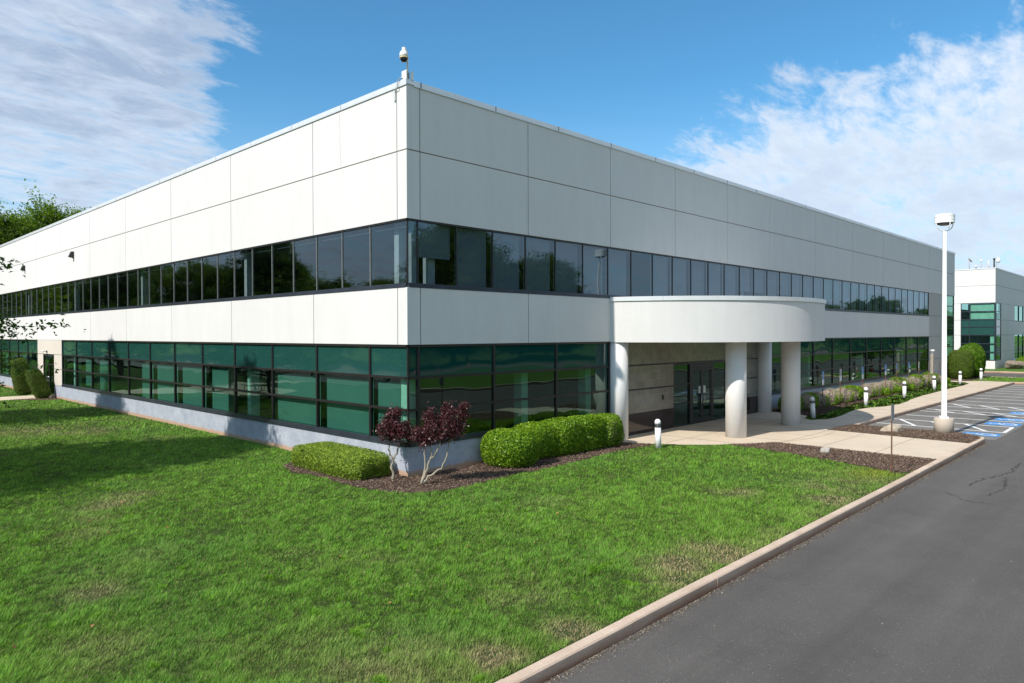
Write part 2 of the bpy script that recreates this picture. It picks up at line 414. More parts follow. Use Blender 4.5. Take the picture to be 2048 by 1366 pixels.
def inpoly(x, y, poly):
    r = np.zeros(x.shape, bool); n = len(poly)
    for i in range(n):
        x0, y0 = poly[i]; x1, y1 = poly[(i+1) % n]
        if y0 == y1: continue
        c = ((y0 > y) != (y1 > y)) & (x < (x1-x0)*(y-y0)/(y1-y0)+x0); r ^= c
    return r

# ------------------------------------------------------------------ ground plan (metres; building corner is the origin)
def arc(cx, cy, r, a0, a1, n): return [(cx+r*math.cos(a0+(a1-a0)*k/n), cy+r*math.sin(a0+(a1-a0)*k/n)) for k in range(n+1)]
CC = (16.2, 1.86); RC = 6.87; RP = 7.3
apron = arc(CC[0], CC[1], RP, math.pi+.26, math.pi+1.15, 12)
PAD = [(9.55, .14), (9.55, -.4)]+apron+[(13.2, -4.9), (13.2, -10.07), (17.75, -10.07), (18.05, -4.87), (18.98, -4.9), (20.3, -5.05), (22.6, -5.1),
       (26.9, -5.0), (28.2, -5.0), (57.2, -5.0), (57.2, -3.0), (56.2, -1.9), (56.0, -.3), (54.6, -.3), (54.4, -2.3), (53.0, -2.85), (50.7, -3.0), (45, -3.05), (38.1, -3.25),
       (35.2, -3.45), (33.4, -3.7), (31.6, -3.8), (29.6, -3.58), (28.5, -3.2), (26.8, -3.04), (25.2, -3.25), (23.7, -3.47), (22.6, -3.55), (21.8, -3.5), (20.9, -3.06), (21.4, -2.6), (22.5, -2.3), (23.2, -1.2), (23.2, .14)]
BED0 = [(0, 4.9), (-.8, 4.75), (-1.6, 4.2), (-1.93, 3.1), (-1.75, 2.3), (-1.78, .3), (-1.66, -1.15), (-1.35, -1.6), (-.95, -1.93), (.23, -2.15), (2.33, -1.98), (4, -2.04), (5.9, -1.9), (8.2, -1.66), (9.3, -1.85), (10.2, -1.85), (10.3, -.2), (9.0, .05), (0, .05)]
BED1 = [(11.55, -3.3), (11.5, -4.02), (11.4, -4.9), (11.05, -6.6), (10.6, -8.2), (10.3, -9.1), (10.05, -9.85), (10.3, -10.07), (13.4, -10.07), (13.4, -4.6), (12.4, -4.0)]
ISLAND = [(17.6, -10.07), (17.9, -4.7), (19.0, -4.75), (20.35, -4.95), (20.5, -5.3), (20.62, -8.3), (20.5, -9.4), (20.15, -9.85), (19.6, -10.05)]
BED2 = [(22.6, .05), (22.3, -2.2), (23.5, -2.65), (26, -2.35), (29, -2.05), (32.3, -1.93), (38.8, -1.85), (46, -1.5), (52.6, -1.1), (54.5, -.95), (54.6, .05)]
BED3 = [(0, 35.2), (-.7, 35.6), (-1.6, 36.3), (-2.6, 37.25), (0, 37.35)]
BED4 = [(56.3, -.1), (56.4, -1.9), (58, -2.1), (61.5, -2.3), (64, -1.9), (64, .6), (61.6, .6), (61.6, .05), (57, .05)]
PATHW = [(0, 37.35), (-2.8, 37.35), (-6, 35.5), (-8.2, 32.8), (-8.4, 29.5), (-10.2, 28.4), (-13, 29.5), (-14, 34), (-13, 38.3), (-17.5, 40), (-20, 40), (-20, 42), (-16, 42), (-11, 40.6), (-4, 40.3), (0, 40.3)]

def sheet(name, pts, z, mat, parent=None, kind='structure'):
    bm = bmesh.new(); f = bm.faces.new([bm.verts.new((x, y, z)) for x, y in pts])
    bmesh.ops.triangulate(bm, faces=[f]); bmesh.ops.recalc_face_normals(bm, faces=bm.faces[:])
    for f in bm.faces:
        if f.normal.z < 0: f.normal_flip()
    me = bpy.data.meshes.new(name); bm.to_mesh(me); bm.free(); o = bpy.data.objects.new(name, me); COL.objects.link(o)
    me.materials.append(M[mat]); o.parent = parent
    if kind and not parent: o['kind'] = kind
    return o
def rect(x0, x1, y0, y1): return [(x0, y0), (x1, y0), (x1, y1), (x0, y1)]
sheet('ground', rect(-900, 1100, -900, 1100), -.4, 'farlawn')
KY = lambda x: -10.35+.0106*(x+6)      # the near kerb is not quite parallel to the facade
road = sheet('road', rect(-400, 400, -24, -9.85), -.15, 'asphalt')
sheet('parking_lot', [(20.55, -10.32), (20.55, -5.05), (57.3, -5.05), (57.3, -10.45), (40, -10.4)], -.143, 'asphalt_old')
sheet('side_road', rect(64.8, 75.2, -10.2, 120), -.146, 'asphalt')
sheet('west_parking_lot', rect(-45, -20.2, -10.2, 160), -.146, 'asphalt_old')
sheet('far_road', rect(-200, 300, -44, -38), -.10, 'asphalt_old')
sheet('far_verge', rect(-200, 300, -38, -24.15), -.02, 'farlawn')
sheet('far_lawn', rect(-200, 300, -160, -44), -.03, 'farlawn')
sheet('lawn', [(-20, KY(-20)+.05), (19.4, KY(19.4)+.05), (20.5, -9.9), (20.5, 75), (-20, 75)], 0, 'lawn')
sheet('verge', rect(20.5, 57.3, -4.95, .2), -.001, 'farlawn')
sheet('grass_strip', rect(57.3, 64.7, -10.2, 60), 0, 'farlawn')
sheet('neighbour_lawn', rect(75.35, 140, -10.2, 80), .0, 'farlawn')
sheet('west_verge', rect(-90, -45.15, -10.2, 260), -.02, 'farlawn')
pave = sheet('pavement', PAD, .02, 'paving')
sheet('west_path', PATHW, .02, 'paving')
# score lines in the paving (recessed look: thin dark strips)
sc = MB()
def strip(mb, a, b, w, z0, z1):
    a = Vector((a[0], a[1])); b = Vector((b[0], b[1])); d = (b-a).normalized(); n = Vector((-d.y, d.x))*w/2
    mb.prism([tuple(a-n), tuple(b-n), tuple(b+n), tuple(a+n)], z0, z1)
for y in (-6.4, -8.2): strip(sc, (13.25, y), (17.8, y-.02), .012, .012, .0245)
a2 = arc(CC[0], CC[1], RP, math.pi+1.15, math.pi+2.1, 14)
for k in range(14): strip(sc, a2[k], a2[k+1], .012, .012, .0245)
for x in (12.0, 13.9, 15.8, 17.7, 19.6): strip(sc, (x, -.0), (x, -math.sqrt(max(.1, RP**2-(x-CC[0])**2))+CC[1]+.1), .012, .012, .0245)
strip(sc, (10.4, -1.9), (22.4, -1.9), .012, .012, .0245)
strip(sc, (13.2, -5.0), (20.3, -5.0), .012, .012, .0245)
for x in np.arange(24.2, 57, 1.85): strip(sc, (x, -4.98), (x, -3.35), .012, .012, .0245)
sc.build('score_line', 'joint', pave)
# kerbs
kb = MB()
def kerb_run(mb, a, b, seg=2.44, w=.18, z0=-.2, z1=.03, off=0):
    a = Vector(a); b = Vector(b); L = (b-a).length; d = (b-a)/L; n = Vector((-d.y, d.x)); t = off
    while t < L-.01:
        t1 = min(L, t+seg-.012)
        prof = [(-w/2, z0), (w/2, z0), (w/2, z1-.02), (w/2-.02, z1), (-w/2+.012, z1), (-w/2, z1-.012)]
        jz = random.uniform(-.006, .006); jl = random.uniform(-.006, .006)
        vs = []
        for tt in (t, t1):
            for o, z in prof:
                p = a+d*tt+n*(-o+jl); vs.append((p.x, p.y, z+(jz if z > 0 else 0)))
        fs = [(0, 1, 2, 3, 4, 5)[::-1], (6, 7, 8, 9, 10, 11)]+[(i, (i+1) % 6, 6+(i+1) % 6, 6+i) for i in range(6)]
        mb.add(vs, fs); t += seg
kerb_run(kb, (-60.18, KY(-60.18)), (19.42, KY(19.42)), off=0)
cur = arc(19.42, KY(19.42)+1, 1.0, -math.pi/2, 0, 6)
for i in range(6): kerb_run(kb, cur[i], cur[i+1], seg=9)
kerb_run(kb, (20.42, KY(19.42)+1), (20.55, -5.5)); 
cur = [(20.55, -5.5), (20.62, -5.2), (20.9, -5.08), (22.6, -5.06)]
for i in range(3): kerb_run(kb, cur[i], cur[i+1], seg=9)
kerb_run(kb, (22.6, -5.06), (57.3, -5.06), seg=3.05)
kerb_run(kb, (57.35, -5.06), (57.35, -10.2)); 
kb.build('kerb', 'kerb')['kind'] = 'structure'
k2 = MB()
kerb_run(k2, (57.3, -10.2), (64.7, -10.2)); kerb_run(k2, (64.75, -10.2), (64.75, 60)); kerb_run(k2, (75.3, 60), (75.3, -10.2)); kerb_run(k2, (75.3, -10.2), (140, -10.2))
kerb_run(k2, (-20.1, 75), (-20.1, -10.1)); kerb_run(k2, (300, -24.08), (-200, -24.08)); kerb_run(k2, (-200, -37.9), (300, -37.9)); kerb_run(k2, (300, -44.1), (-200, -44.1)); kerb_run(k2, (-45.1, -10), (-45.1, 160))
k2.build('far_kerb', 'kerb')['kind'] = 'structure'

# mulch beds: soil sheet + chips
for i, (b, nm) in enumerate(((BED0, 'mulch_bed'), (BED1, 'mulch_bed'), (ISLAND, 'mulch_bed'), (BED2, 'mulch_bed'), (BED3, 'mulch_bed'), (BED4, 'mulch_bed'))):
    sheet(nm, b, .012 if i not in (1, 2) else .013, 'soil')
def sample_poly(poly, n):
    xs = [p[0] for p in poly]; ys = [p[1] for p in poly]
    x = rng.uniform(min(xs), max(xs), n); y = rng.uniform(min(ys), max(ys), n); k = inpoly(x, y, poly); return x[k], y[k]
cx_, cy_ = [], []
for b, n in ((BED0, 60000), (BED1, 40000), (ISLAND, 30000), (BED2, 40000), (BED3, 4000), (BED4, 6000)):
    x, y = sample_poly(b, n); cx_.append(x); cy_.append(y)
x = np.concatenate(cx_); y = np.concatenate(cy_)
k = ~inpoly(x, y, PAD); x = x[k]; y = y[k]; k = ~((x > 0) & (y > -.02) & (x < 61.4)); x = x[k]; y = y[k]
n = len(x); P = np.stack([x, y, .018+.03*rng.random(n)], 1); nr = rng.normal(size=(n, 3)); nr[:, 2] = np.abs(nr[:, 2])+1.2; nr = unit(nr)
V = leaves(P, nr, .055, rng, .35)
t = rng.random(n)[:, None]; c = np.array([.075, .05, .038])*(1-t)+np.array([.25, .175, .13])*t
pale = rng.random(n) < .035; c[pale] = (.38, .29, .2)
tag(np_mesh('mulch_chips', V, 4, 'chips', attrcol=c), 'brown wood chip mulch strewn over the planting beds by the building', 'mulch', kind='stuff')

# grass blades
def lawn_ok(x, y):
    k = ((x > -19.9) & (x < 20.3) & (y > KY(x)+.17-.11*fbm(x, y, .35, 15))) | ((x > 20.3) & (x < 57.2) & (y > -4.95)) | ((x > 57.4) & (x < 64.6) & (y > -10))
    k &= ~((x > -.03) & (y > -.03) & (x < 61.5))
    for p in (PAD, BED0, BED1, ISLAND, BED2, BED3, BED4, PATHW): k &= ~inpoly(x, y, p)
    return k
fw = np.array([.7195, .6945]); rt = np.array([.6945, -.7195])
def sample_grass(n, d0, d1):
    u = rng.random(n); d = d0*(d1/d0)**u     # density ~ 1/d^2 over a wedge
    s = rng.uniform(-.86, .86, n)*d
    x = CAM[0]+fw[0]*d+rt[0]*s; y = CAM[1]+fw[1]*d+rt[1]*s; k = lawn_ok(x, y); return x[k], y[k], d[k]
def dryness(x, y):
    f = fbm(x, y, 2.6, 21); g = fbm(x, y, .6, 31)
    dry = np.clip((f-.64)*5, 0, 1)*.25
    dry += np.clip((-9.3-y)*1.0, 0, 1)*np.clip((fbm(x, y, 1.4, 41)-.54)*4, 0, 1)*.5
    for bx, by, r, a in ((-1.4, -9.5, .55, 1.7), (-.4, -9.7, .55, 1.7), (-2.2, -9.8, .4, 1.2), (-6.3, -9.9, .5, 1.3), (-4.9, -10, .4, 1.1), (5.4, -9.8, .6, 1.1), (-8.9, -3.6, .5, .5), (-7.2, -9.0, .9, .5), (-6.9, 2.6, .8, .6), (-7.6, 1.6, .6, .4), (-5.2, 19.3, 1.8, .8), (-3.4, 17.6, 1.4, .6), (-9.6, -6.0, .6, .4),
                         (8.2, -9.4, 1.2, .5), (4.6, -7.6, .6, .6), (-8.1, .2, .5, .4), (-6.2, 3.3, .6, .5), (6.8, -9.2, .8, .8), (-10.5, 2, .8, .4), (-4.4, -8.6, .6, .4)):
        dry = np.maximum(dry, a*np.exp(-((x-bx)**2+(y-by)**2)/r**2)*np.clip(g*2.2-.35, 0, 1.2))
    return np.clip(dry, 0, 1)
def grass_mesh(name, n, d0, d1, hs, label):
    x, y, d = sample_grass(n, d0, d1); n = len(x)
    dry = dryness(x, y)
    lush = np.clip((fbm(x, y, 1.5, 61)-.5)*3.5, -1, 1); cl = np.clip((fbm(x, y, .32, 71)-.5)*4, -1, 1)
    keep = rng.random(n) > dry*.6; x, y, d, dry, lush, cl = [q[keep] for q in (x, y, d, dry, lush, cl)]; n = len(x)
    cl2 = np.clip((fbm(x, y, .13, 73, 2)-.5)*4, -1, 1)
    h = hs*(.034+.028*rng.random(n))*(1+.3*lush+.3*cl+.35*cl2)*(1-.45*dry)
    w = .0042*(d/9.)**.9*(1+.4*rng.random(n))
    if d0 > 20: w = w*1.5; h = h*.8
    # coarse bright weeds and tufts
    weed = lattice_noise(x, y, .28, 91) > .93; weed |= ((np.abs(x+.5) < .9) & (np.abs(y+8.0) < .5) & (lattice_noise(x, y, .3, 95) > .35))&(x>10)
    tuft = np.exp(-((x-1.05)**2/.6+(y+9.3)**2/.12)) > .5
    tuft |= np.exp(-((x+3.3)**2/.9+(y+8.3)**2/.5)) > .5
    h = np.where(weed, h*1.25, h); w = np.where(weed, w*2.0, w); h = np.where(tuft, h*1.7, h); w = np.where(tuft, w*1.3, w)
    az = rng.uniform(0, 2*np.pi, n); lean = (.25+.75*rng.random(n))*h*1.1
    wind = .3*h
    P = np.stack([x, y, np.zeros(n)], 1)
    side = np.stack([-np.sin(az), np.cos(az), np.zeros(n)], 1)*w[:, None]
    tip = P+np.stack([np.cos(az)*lean+wind, np.sin(az)*lean, h], 1)
    V = np.stack([P-side, P+side, tip], 1).reshape(-1, 3)
    t = rng.random(n)[:, None]
    g1 = np.array([.048, .140, .016]); g2 = np.array([.225, .42, .052]); gy = np.array([.26, .40, .065]); gb = np.array([.10, .24, .055])
    c = g1*(1-t)+g2*t
    m = np.clip(.5+.5*fbm(x, y, 3.5, 81)*2-.75, 0, 1)[:, None]; c = c*(1-m*.4)+gy*m*.4*(.5+.5*t)
    bl = np.clip((fbm(x, y, 2.2, 85)-.5)*3, 0, 1)[:, None]; c = c*(1-bl*.3)+gb*bl*.3
    c = c*(1+.12*lush+.20*cl+.30*cl2)[:, None]
    dc = np.array([.58, .42, .26])*(.5+.6*t); dd = (dry*(.6+.4*rng.random(n)))[:, None]; c = c*(1-dd)+dc*dd
    straw = (rng.random(n) < .07)[:, None]; c = np.where(straw, np.array([.30, .27, .13]), c)
    c = np.where(weed[:, None], np.array([.17, .34, .03])*(.7+.5*t), c)
    yel = np.exp(-((x-9.7)**2/1.3+(y+9.3)**2/.35)); c = c*(1-.8*yel[:, None])+np.array([.26, .30, .04])*.8*yel[:, None]
    tag(np_mesh(name, V, 3, 'grass', attrcol=c), label, 'grass', kind='stuff')
grass_mesh('grass', 1350000, 7.2, 30, 1.0, 'mown green lawn grass with dry patches in front of the building')
grass_mesh('grass', 460000, 30, 95, 1.3, 'mown green grass on the farther lawns and verges')
# fallen leaves
lf = []
for px in range(46):
    lx = rng.uniform(-13, 6); ly = rng.uniform(-9.5, 3)
    lf.append((lx, ly, .06))
P = np.array(lf); nr = unit(np.column_stack([rng.normal(size=(len(P), 2))*.4, np.ones(len(P))]))
tag(np_mesh('fallen_leaves', leaves(P, nr, .07, rng, .7), 4, 'chips', attrcol=np.tile((.34, .15, .07), (len(P), 1))), 'few orange brown dead leaves dotted over the lawn', 'leaves', kind='stuff')

# grit along the kerb foot
n = 5200; x = rng.uniform(-8, 19.5, n); y = KY(x)-.10-np.abs(rng.normal(size=n))*.07; z = np.full(n, -.145)
n2 = 900; x = np.concatenate([x, rng.uniform(-7, 30, n2)]); y = np.concatenate([y, rng.uniform(-22, -10.6, n2)]); z = np.full(n+n2, -.145)
P = np.stack([x, y, z], 1); nr = unit(np.column_stack([rng.normal(size=(len(P), 2))*.3, np.ones(len(P))])); t = rng.random(len(P))[:, None]
tag(np_mesh('kerb_grit', leaves(P, nr, .022, rng, .8), 4, 'chips', attrcol=np.array([.07, .05, .035])*(1-t)+np.array([.34, .29, .22])*t), 'loose grit and bark crumbs along the kerb foot', 'grit', kind='stuff')

# cracks in the road
ck = MB()
def crack(pts, w=.016, z=-.146, wig=.06, seed=1):
    r = random.Random(seed); P = []
    for (x0, y0), (x1, y1) in zip(pts, pts[1:]):
        n = max(2, int(math.hypot(x1-x0, y1-y0)/.09))
        for k in range(n): P.append((x0+(x1-x0)*k/n+r.uniform(-wig, wig), y0+(y1-y0)*k/n+r.uniform(-wig, wig)))
    for a, b in zip(P, P[1:]):
        ww = w*r.uniform(.3, 1.3); d = math.atan2(b[1]-a[1], b[0]-a[0]); nx, ny = -math.sin(d)*ww/2, math.cos(d)*ww/2
        ck.add([(a[0]-nx, a[1]-ny, z), (b[0]-nx, b[1]-ny, z), (b[0]+nx, b[1]+ny, z), (a[0]+nx, a[1]+ny, z)], [(0, 1, 2, 3)])
M['crackfill'] = mat_plain('crack_dark', (.03, .028, .027), .95)  # flat dark colour of the road cracks
crack([(15.4, -11.9), (13.2, -12.0), (11.6, -11.6), (10.2, -11.5)], .04, seed=3)
crack([(12.4, -12.0), (10.6, -12.3), (9.2, -12.1)], .03, seed=4)
crack([(9.0, -11.3), (8.2, -11.9), (8.4, -12.6)], .022, seed=5)
crack([(18.5, -13.1), (16.5, -12.8), (14.0, -13.2)], .012, seed=6)
crack([(24, -7.4), (23.6, -6.3), (24.2, -5.3)], .014, z=-.139, seed=7)
crack([(26, -10.36), (30, -10.30), (38, -10.38), (50, -10.4)], .03, z=-.139, wig=.03, seed=8)
crack([(31.8, -8.1), (30, -8.3), (28.2, -8.0), (25.8, -8.4)], .015, z=-.139, seed=9)
ck.build('crack', 'crackfill', road)

# parking markings
lot = [o for o in COL.objects if o.name == 'parking_lot'][0]
ZM = -.138
def line(mb, a, b, w=.135, z=ZM):
    a = Vector((a[0], a[1])); b = Vector((b[0], b[1])); d = (b-a).normalized(); n = Vector((-d.y, d.x))*w/2
    mb.add([(*(a-n), z), (*(b-n), z), (*(b+n), z), (*(a+n), z)], [(0, 1, 2, 3)])
mk = MB()
stalls = [23.25, 25.5, 27.75, 30.3, 31.6, 33.85, 35.6, 38.2, 40.8, 43.4, 46.1, 48.5, 50.9, 53.3, 55.6]
y0, y1 = -5.2, -10.15
for x in stalls: line(mk, (x, y0), (x, y1))
line(mk, (21.0, y0-.02), (21.0, -8.3))
for a, b in ((23.25, 25.5), (30.3, 31.6), (33.85, 35.6)):
    line(mk, (a+.05, y1+.0), (b-.05, y1+.05))
    yy = y0-.3
    while yy-1.25 > y1:
        line(mk, (a+.06, yy-1.3), (b-.06, yy-.1)); yy -= 1.35
mk.build('marking', 'marking', lot)
def isa_mesh(s=1.0):
    """white wheelchair figure on the unit square, facing +Y"""
    mb = MB()
    def disc(cx, cy, r, n=12): mb.add([(cx+r*math.cos(2*math.pi*k/n), cy+r*math.sin(2*math.pi*k/n), 0) for k in range(n)], [tuple(range(n))])
    def seg(a, b, w):
        d = math.atan2(b[1]-a[1], b[0]-a[0]); nx, ny = -math.sin(d)*w/2, math.cos(d)*w/2
        mb.add([(a[0]-nx, a[1]-ny, 0), (b[0]-nx, b[1]-ny, 0), (b[0]+nx, b[1]+ny, 0), (a[0]+nx, a[1]+ny, 0)], [(0, 1, 2, 3)])
    disc(-.06, .36, .07)
    seg((-.06, .27), (-.03, -.02), .09); seg((-.04, .12), (.16, .12), .06); seg((-.05, -.02), (.18, -.02), .08)
    seg((.16, .0), (.26, -.28), .08); seg((.22, -.27), (.36, -.27), .06)
    ro, ri = .29, .22; a0, a1 = R_(120), R_(345); n = 16; vs = []
    for k in range(n+1):
        a = a0+(a1-a0)*k/n; vs += [(-.04+ro*math.cos(a), -.16+ro*math.sin(a), 0), (-.04+ri*math.cos(a), -.16+ri*math.sin(a), 0)]
    mb.add(vs, [(2*k, 2*k+1, 2*k+3, 2*k+2) for k in range(n)])
    return mb
for i, (x, wd) in enumerate(((22.1, .95), (26.6, 1.25), (28.75, 1.2), (32.4, 1.25))):
    b = MB(); b.add([(x-wd/2, -10.2, ZM-.001), (x+wd/2, -10.2, ZM-.001), (x+wd/2, -8.9, ZM-.001), (x-wd/2, -8.9, ZM-.001)], [(0, 1, 2, 3)])
    o = b.build('wheelchair_symbol', 'blue', lot)
    im = isa_mesh(); im.v = [(x+v[0]*wd, -9.55+v[1]*1.25, ZM+.003) for v in im.v]; im.build('wheelchair_figure', 'marking', o)

# ------------------------------------------------------------------ main office building
B = empty('office_building', (0, 0, 0), 'two storey white precast concrete office building with ribbon windows, nearest one with curved entrance canopy', 'building')
YL, XR = 62.0, 61.45
Z = dict(base=.84, sill=.99, t1=1.88, t2=2.8, gh=3.68, bb=3.75, bt=5.38, ws=5.51, wh=7.28, ub=7.33, mid=9.27, top=11.10)
g = .014
jl = [.45, 5.05, 11.2, 17.3, 23.35, 29.35, 35.3, 41.35, 47.4, 53.5, 59.6]
jr = [.48, 5.03, 9.61, 14.2, 18.8, 23.4, 29.45, 35.5, 41.6, 47.7, 53.2, 58.2]
def panels(mb, side, cuts, z0, z1, t=.15, off=0):
    for a, b in zip(cuts, cuts[1:]):
        aa = a+(g if a not in (0, .15) else 0); bb = b-(g if b != cuts[-1] else 0)
        if side == 'L': mb.box(off, t, aa, bb, z0, z1)
        else: mb.box(aa, bb, off, t, z0, z1)
uw = MB()
cl = [0]+jl+[YL]; cr = [.15]+jr+[XR]
panels(uw, 'L', cl, Z['ub'], Z['mid']-g); panels(uw, 'L', cl, Z['mid']+g, Z['top'])
panels(uw, 'R', cr, Z['ub'], Z['mid']-g); panels(uw, 'R', cr, Z['mid']+g, Z['top'])
uw.box(XR-.15, XR-.001, .151, 45, Z['ub'], Z['mid']-g); uw.box(XR-.15, XR-.001, .151, 45, Z['mid']+g, Z['top'])
uw.build('upper_wall', 'wall', B, .006)
sb = MB(); panels(sb, 'L', cl, Z['bb'], Z['bt']); crb = [.15]+[j for j in jr if j < 53]+[53.2]
panels(sb, 'R', [c_ for c_ in crb if c_ < 23.5]+[53.2], Z['bb'], Z['bt'])
sb.build('spandrel_wall', 'wall', B, .006)
bk = MB()   # dark sealant backing in the joints
bk.box(.02, .14, .03, YL-.05, Z['ub']+.02, Z['top']-.02); bk.box(.15, XR-.16, .02, .14, Z['ub']+.02, Z['top']-.02)
bk.box(.02, .14, .03, YL-.05, Z['bb']+.02, Z['bt']-.02); bk.box(.15, 53.1, .02, .14, Z['bb']+.02, Z['bt']-.02)
bk.build('joint_seal', 'joint', B)
# hairline crack in the second upper panel
hc = MB(); zz = Z['mid']+.02; xx = 3.35; r = random.Random(5)
while zz < 11.05:
    nx = xx+r.uniform(-.02, .02); hc.add([(-.0015, xx-.004, zz), (-.0015, xx+.004, zz), (-.0015, nx+.004, zz+.16), (-.0015, nx-.004, zz+.16)], [(0, 1, 2, 3)]); xx = nx; zz += .16
hc.build('wall_crack', 'joint', B)
# coping
cp = MB(); st = 3.05
yy = .45
def cop(mb, a, b, side):
    if side == 'L': mb.box(-.035, .25, a, b, Z['top']-.0, Z['top']+.13); mb.box(-.035, -.004, a, b, Z['top']-.035, Z['top'])
    else: mb.box(a, b, -.035, .25, Z['top'], Z['top']+.13); mb.box(a, b, -.035, -.004, Z['top']-.035, Z['top'])
L_ = [-.035, .47]+list(np.arange(3.3, YL, st))+[YL]
for a, b in zip(L_, L_[1:]): cop(cp, a, b-.006, 'L')
L_ = [.25, .5]+list(np.arange(3.5, XR, st))+[XR]
for a, b in zip(L_, L_[1:]): cop(cp, a, b-.006, 'R')
cpo = cp.build('coping', 'coping', B, .004)
for x in [.5]+list(np.arange(3.5, XR, st)): MB().box(x-.025, x+.02, -.039, .2, Z['top']-.02, Z['top']+.134).build('coping_clip', 'coping_clip', cpo)
for y in list(np.arange(3.3, YL, st)): MB().box(-.0385, .2, y-.012, y+.008, Z['top']-.01, Z['top']+.133).build('coping_clip', 'coping_clip', cpo)
# base wall
bw = MB()
bw.box(.02, .3, .02, 35.4, -.1, Z['base']); bw.box(.02, .3, 41.4, YL, -.1, Z['base'])
bw.box(.3, 9.62, .02, .3, -.1, Z['base']); bw.box(23.0, XR-.01, .02, .3, -.1, Z['base'])
bw.box(.015, .3, 35.4, 37.2, -.1, Z['base']-.01); bw.box(.015, .3, 39.95, 41.4, -.1, Z['base']-.01)
bw.build('base_wall', 'base', B, .008)
# west entry wall
ew = MB(); 
for z0, z1 in ((Z['base']+.01, Z['t1']-g), (Z['t1']+g, Z['t2']-g)):
    ew.box(.012, .2, 35.42, 37.2, z0, z1); ew.box(.012, .2, 39.95, 41.38, z0, z1)
ew.box(.012, .2, 35.42, 41.38, Z['t2']+g, Z['bb']-.01)
ew.build('entry_wall', 'beige', B, .005)
dr = MB(); 
dr.box(.03, .12, 37.2, 37.32, 0, 2.8); dr.box(.03, .12, 39.83, 39.95, 0, 2.8); dr.box(.03, .12, 37.32, 39.83, 2.7, 2.8); dr.box(.03, .12, 37.32, 39.83, 2.1, 2.17)
dr.box(.035, .11, 38.5, 38.66, .05, 2.1); dr.box(.035, .11, 37.32, 39.83, .0, .2)
d = dr.build('entry_door', 'bronze', B)
for q in ((37.33, 38.5, .2, 2.1), (38.66, 39.82, .2, 2.1), (37.33, 39.82, 2.17, 2.7)): MB().box(.07, .078, *q).build('pane', 'glassR', d)
for yy in (38.35, 38.8): MB().tube([(.0, yy, 1.35), (-.02, yy, 1.35), (-.02, yy, 1.0), (.0, yy, 1.0)], .015, 6).build('handle', 'chrome', d)
# east plain wall piece beside the far glass corner
gw = MB()
for z0, z1 in ((Z['base']+.0, 1.88-g), (1.88+g, Z['bb']-g), (Z['bb']+g, 5.45-g), (5.45+g, Z['ub']-.004)):
    gw.box(53.24, 58.2, .03, .2, z0, z1)
gw.build('plain_wall', 'greywall', B, .005)
gj = MB(); gj.box(53.26, 58.18, .05, .19, Z['base'], Z['ub']-.01); gj.build('joint_seal', 'joint', B)

# glazing -----------------------------------------------------------
def P3(side, u, d, z):  # u along the facade, d inwards
    return (d, u, z) if side == 'L' else (u, d, z)
def sbox(mb, side, u0, u1, d0, d1, z0, z1):
    if side == 'L': mb.box(d0, d1, u0, u1, z0, z1)
    else: mb.box(u0, u1, d0, d1, z0, z1)
def pane_quad(mb, side, u0, u1, d, z0, z1):
    vs = [P3(side, u0, d, z0), P3(side, u1, d, z0), P3(side, u1, d, z1), P3(side, u0, d, z1)]
    mb.add(vs, [(0, 1, 2, 3) if side == 'R' else (3, 2, 1, 0)])
def ribbon(side, u0, u1, blind=None):
    f = MB(); mw = .016 if side == 'L' else .02
    sbox(f, side, u1-mw, u1+mw, .045 if side == 'L' else .05, .11, Z['ws'], Z['wh'])
    w = f.build('window', 'alu_thin' if side == 'L' else 'bronze', B)
    a = MB(); sbox(a, side, u0, u1, .02, .16, Z['wh'], Z['ub']-.002)
    a.build('head', 'bronze', w)
    a = MB(); sbox(a, side, u0, u1, -.015, .2, Z['bt']+.002, Z['bt']+.045); sbox(a, side, u0, u1, .02, .2, Z['bt']+.045, Z['ws'])
    a.build('sill', 'alu_sill', w)
    a = MB(); pane_quad(a, side, u0+(0 if u0 > .3 else .0), u1-mw, .07, Z['ws'], Z['wh']); a.build('pane', 'glassB' if side == 'L' else 'glassB2', w)
    if side == 'L':
        a = MB(); sbox(a, side, u0+.1, u1-.06, .2, .23, 7.13, 7.16); a.build('blind_rail', 'inner_white', w)
    if blind:
        lo, gp, mt = blind
        a = MB()
        if gp >= 0: sbox(a, side, u0+.04, u1-.04-gp, .19, .195, lo, Z['wh'])
        a.build('blind', mt, w)
ul = [0]+[1.87+1.5305*k for k in range(0, 39)]
for i, (a, b) in enumerate(zip(ul, ul[1:])): ribbon('L', a if i else .07, b)
ur = [.43+0*0]+[1.91+1.5205*k for k in range(34)]+[53.16]
rr = random.Random(12)
for i, (a, b) in enumerate(zip([0]+ur, ur)):
    if i == 0: ribbon('R', .07, b)
    else:
        lo = Z['ws']+.0
        if i == 1: lo = 6.28
        gp = .10+rr.uniform(0, .05)
        bl = (lo, gp, 'shadeB')
        if i in (8,): bl = None
        if i in (14, 15, 17): bl = (6.1, gp, 'shadeB')
        ribbon('R', a, b, bl)
for bb_ in ((.05, .09, .05, .09, Z['ws'], Z['wh']), (.05, .1, .05, .1, Z['sill'], Z['gh']), (53.13, 53.19, .04, .14, Z['bt'], Z['ub'])): MB().box(*bb_).build('corner_post', 'bronze', B)

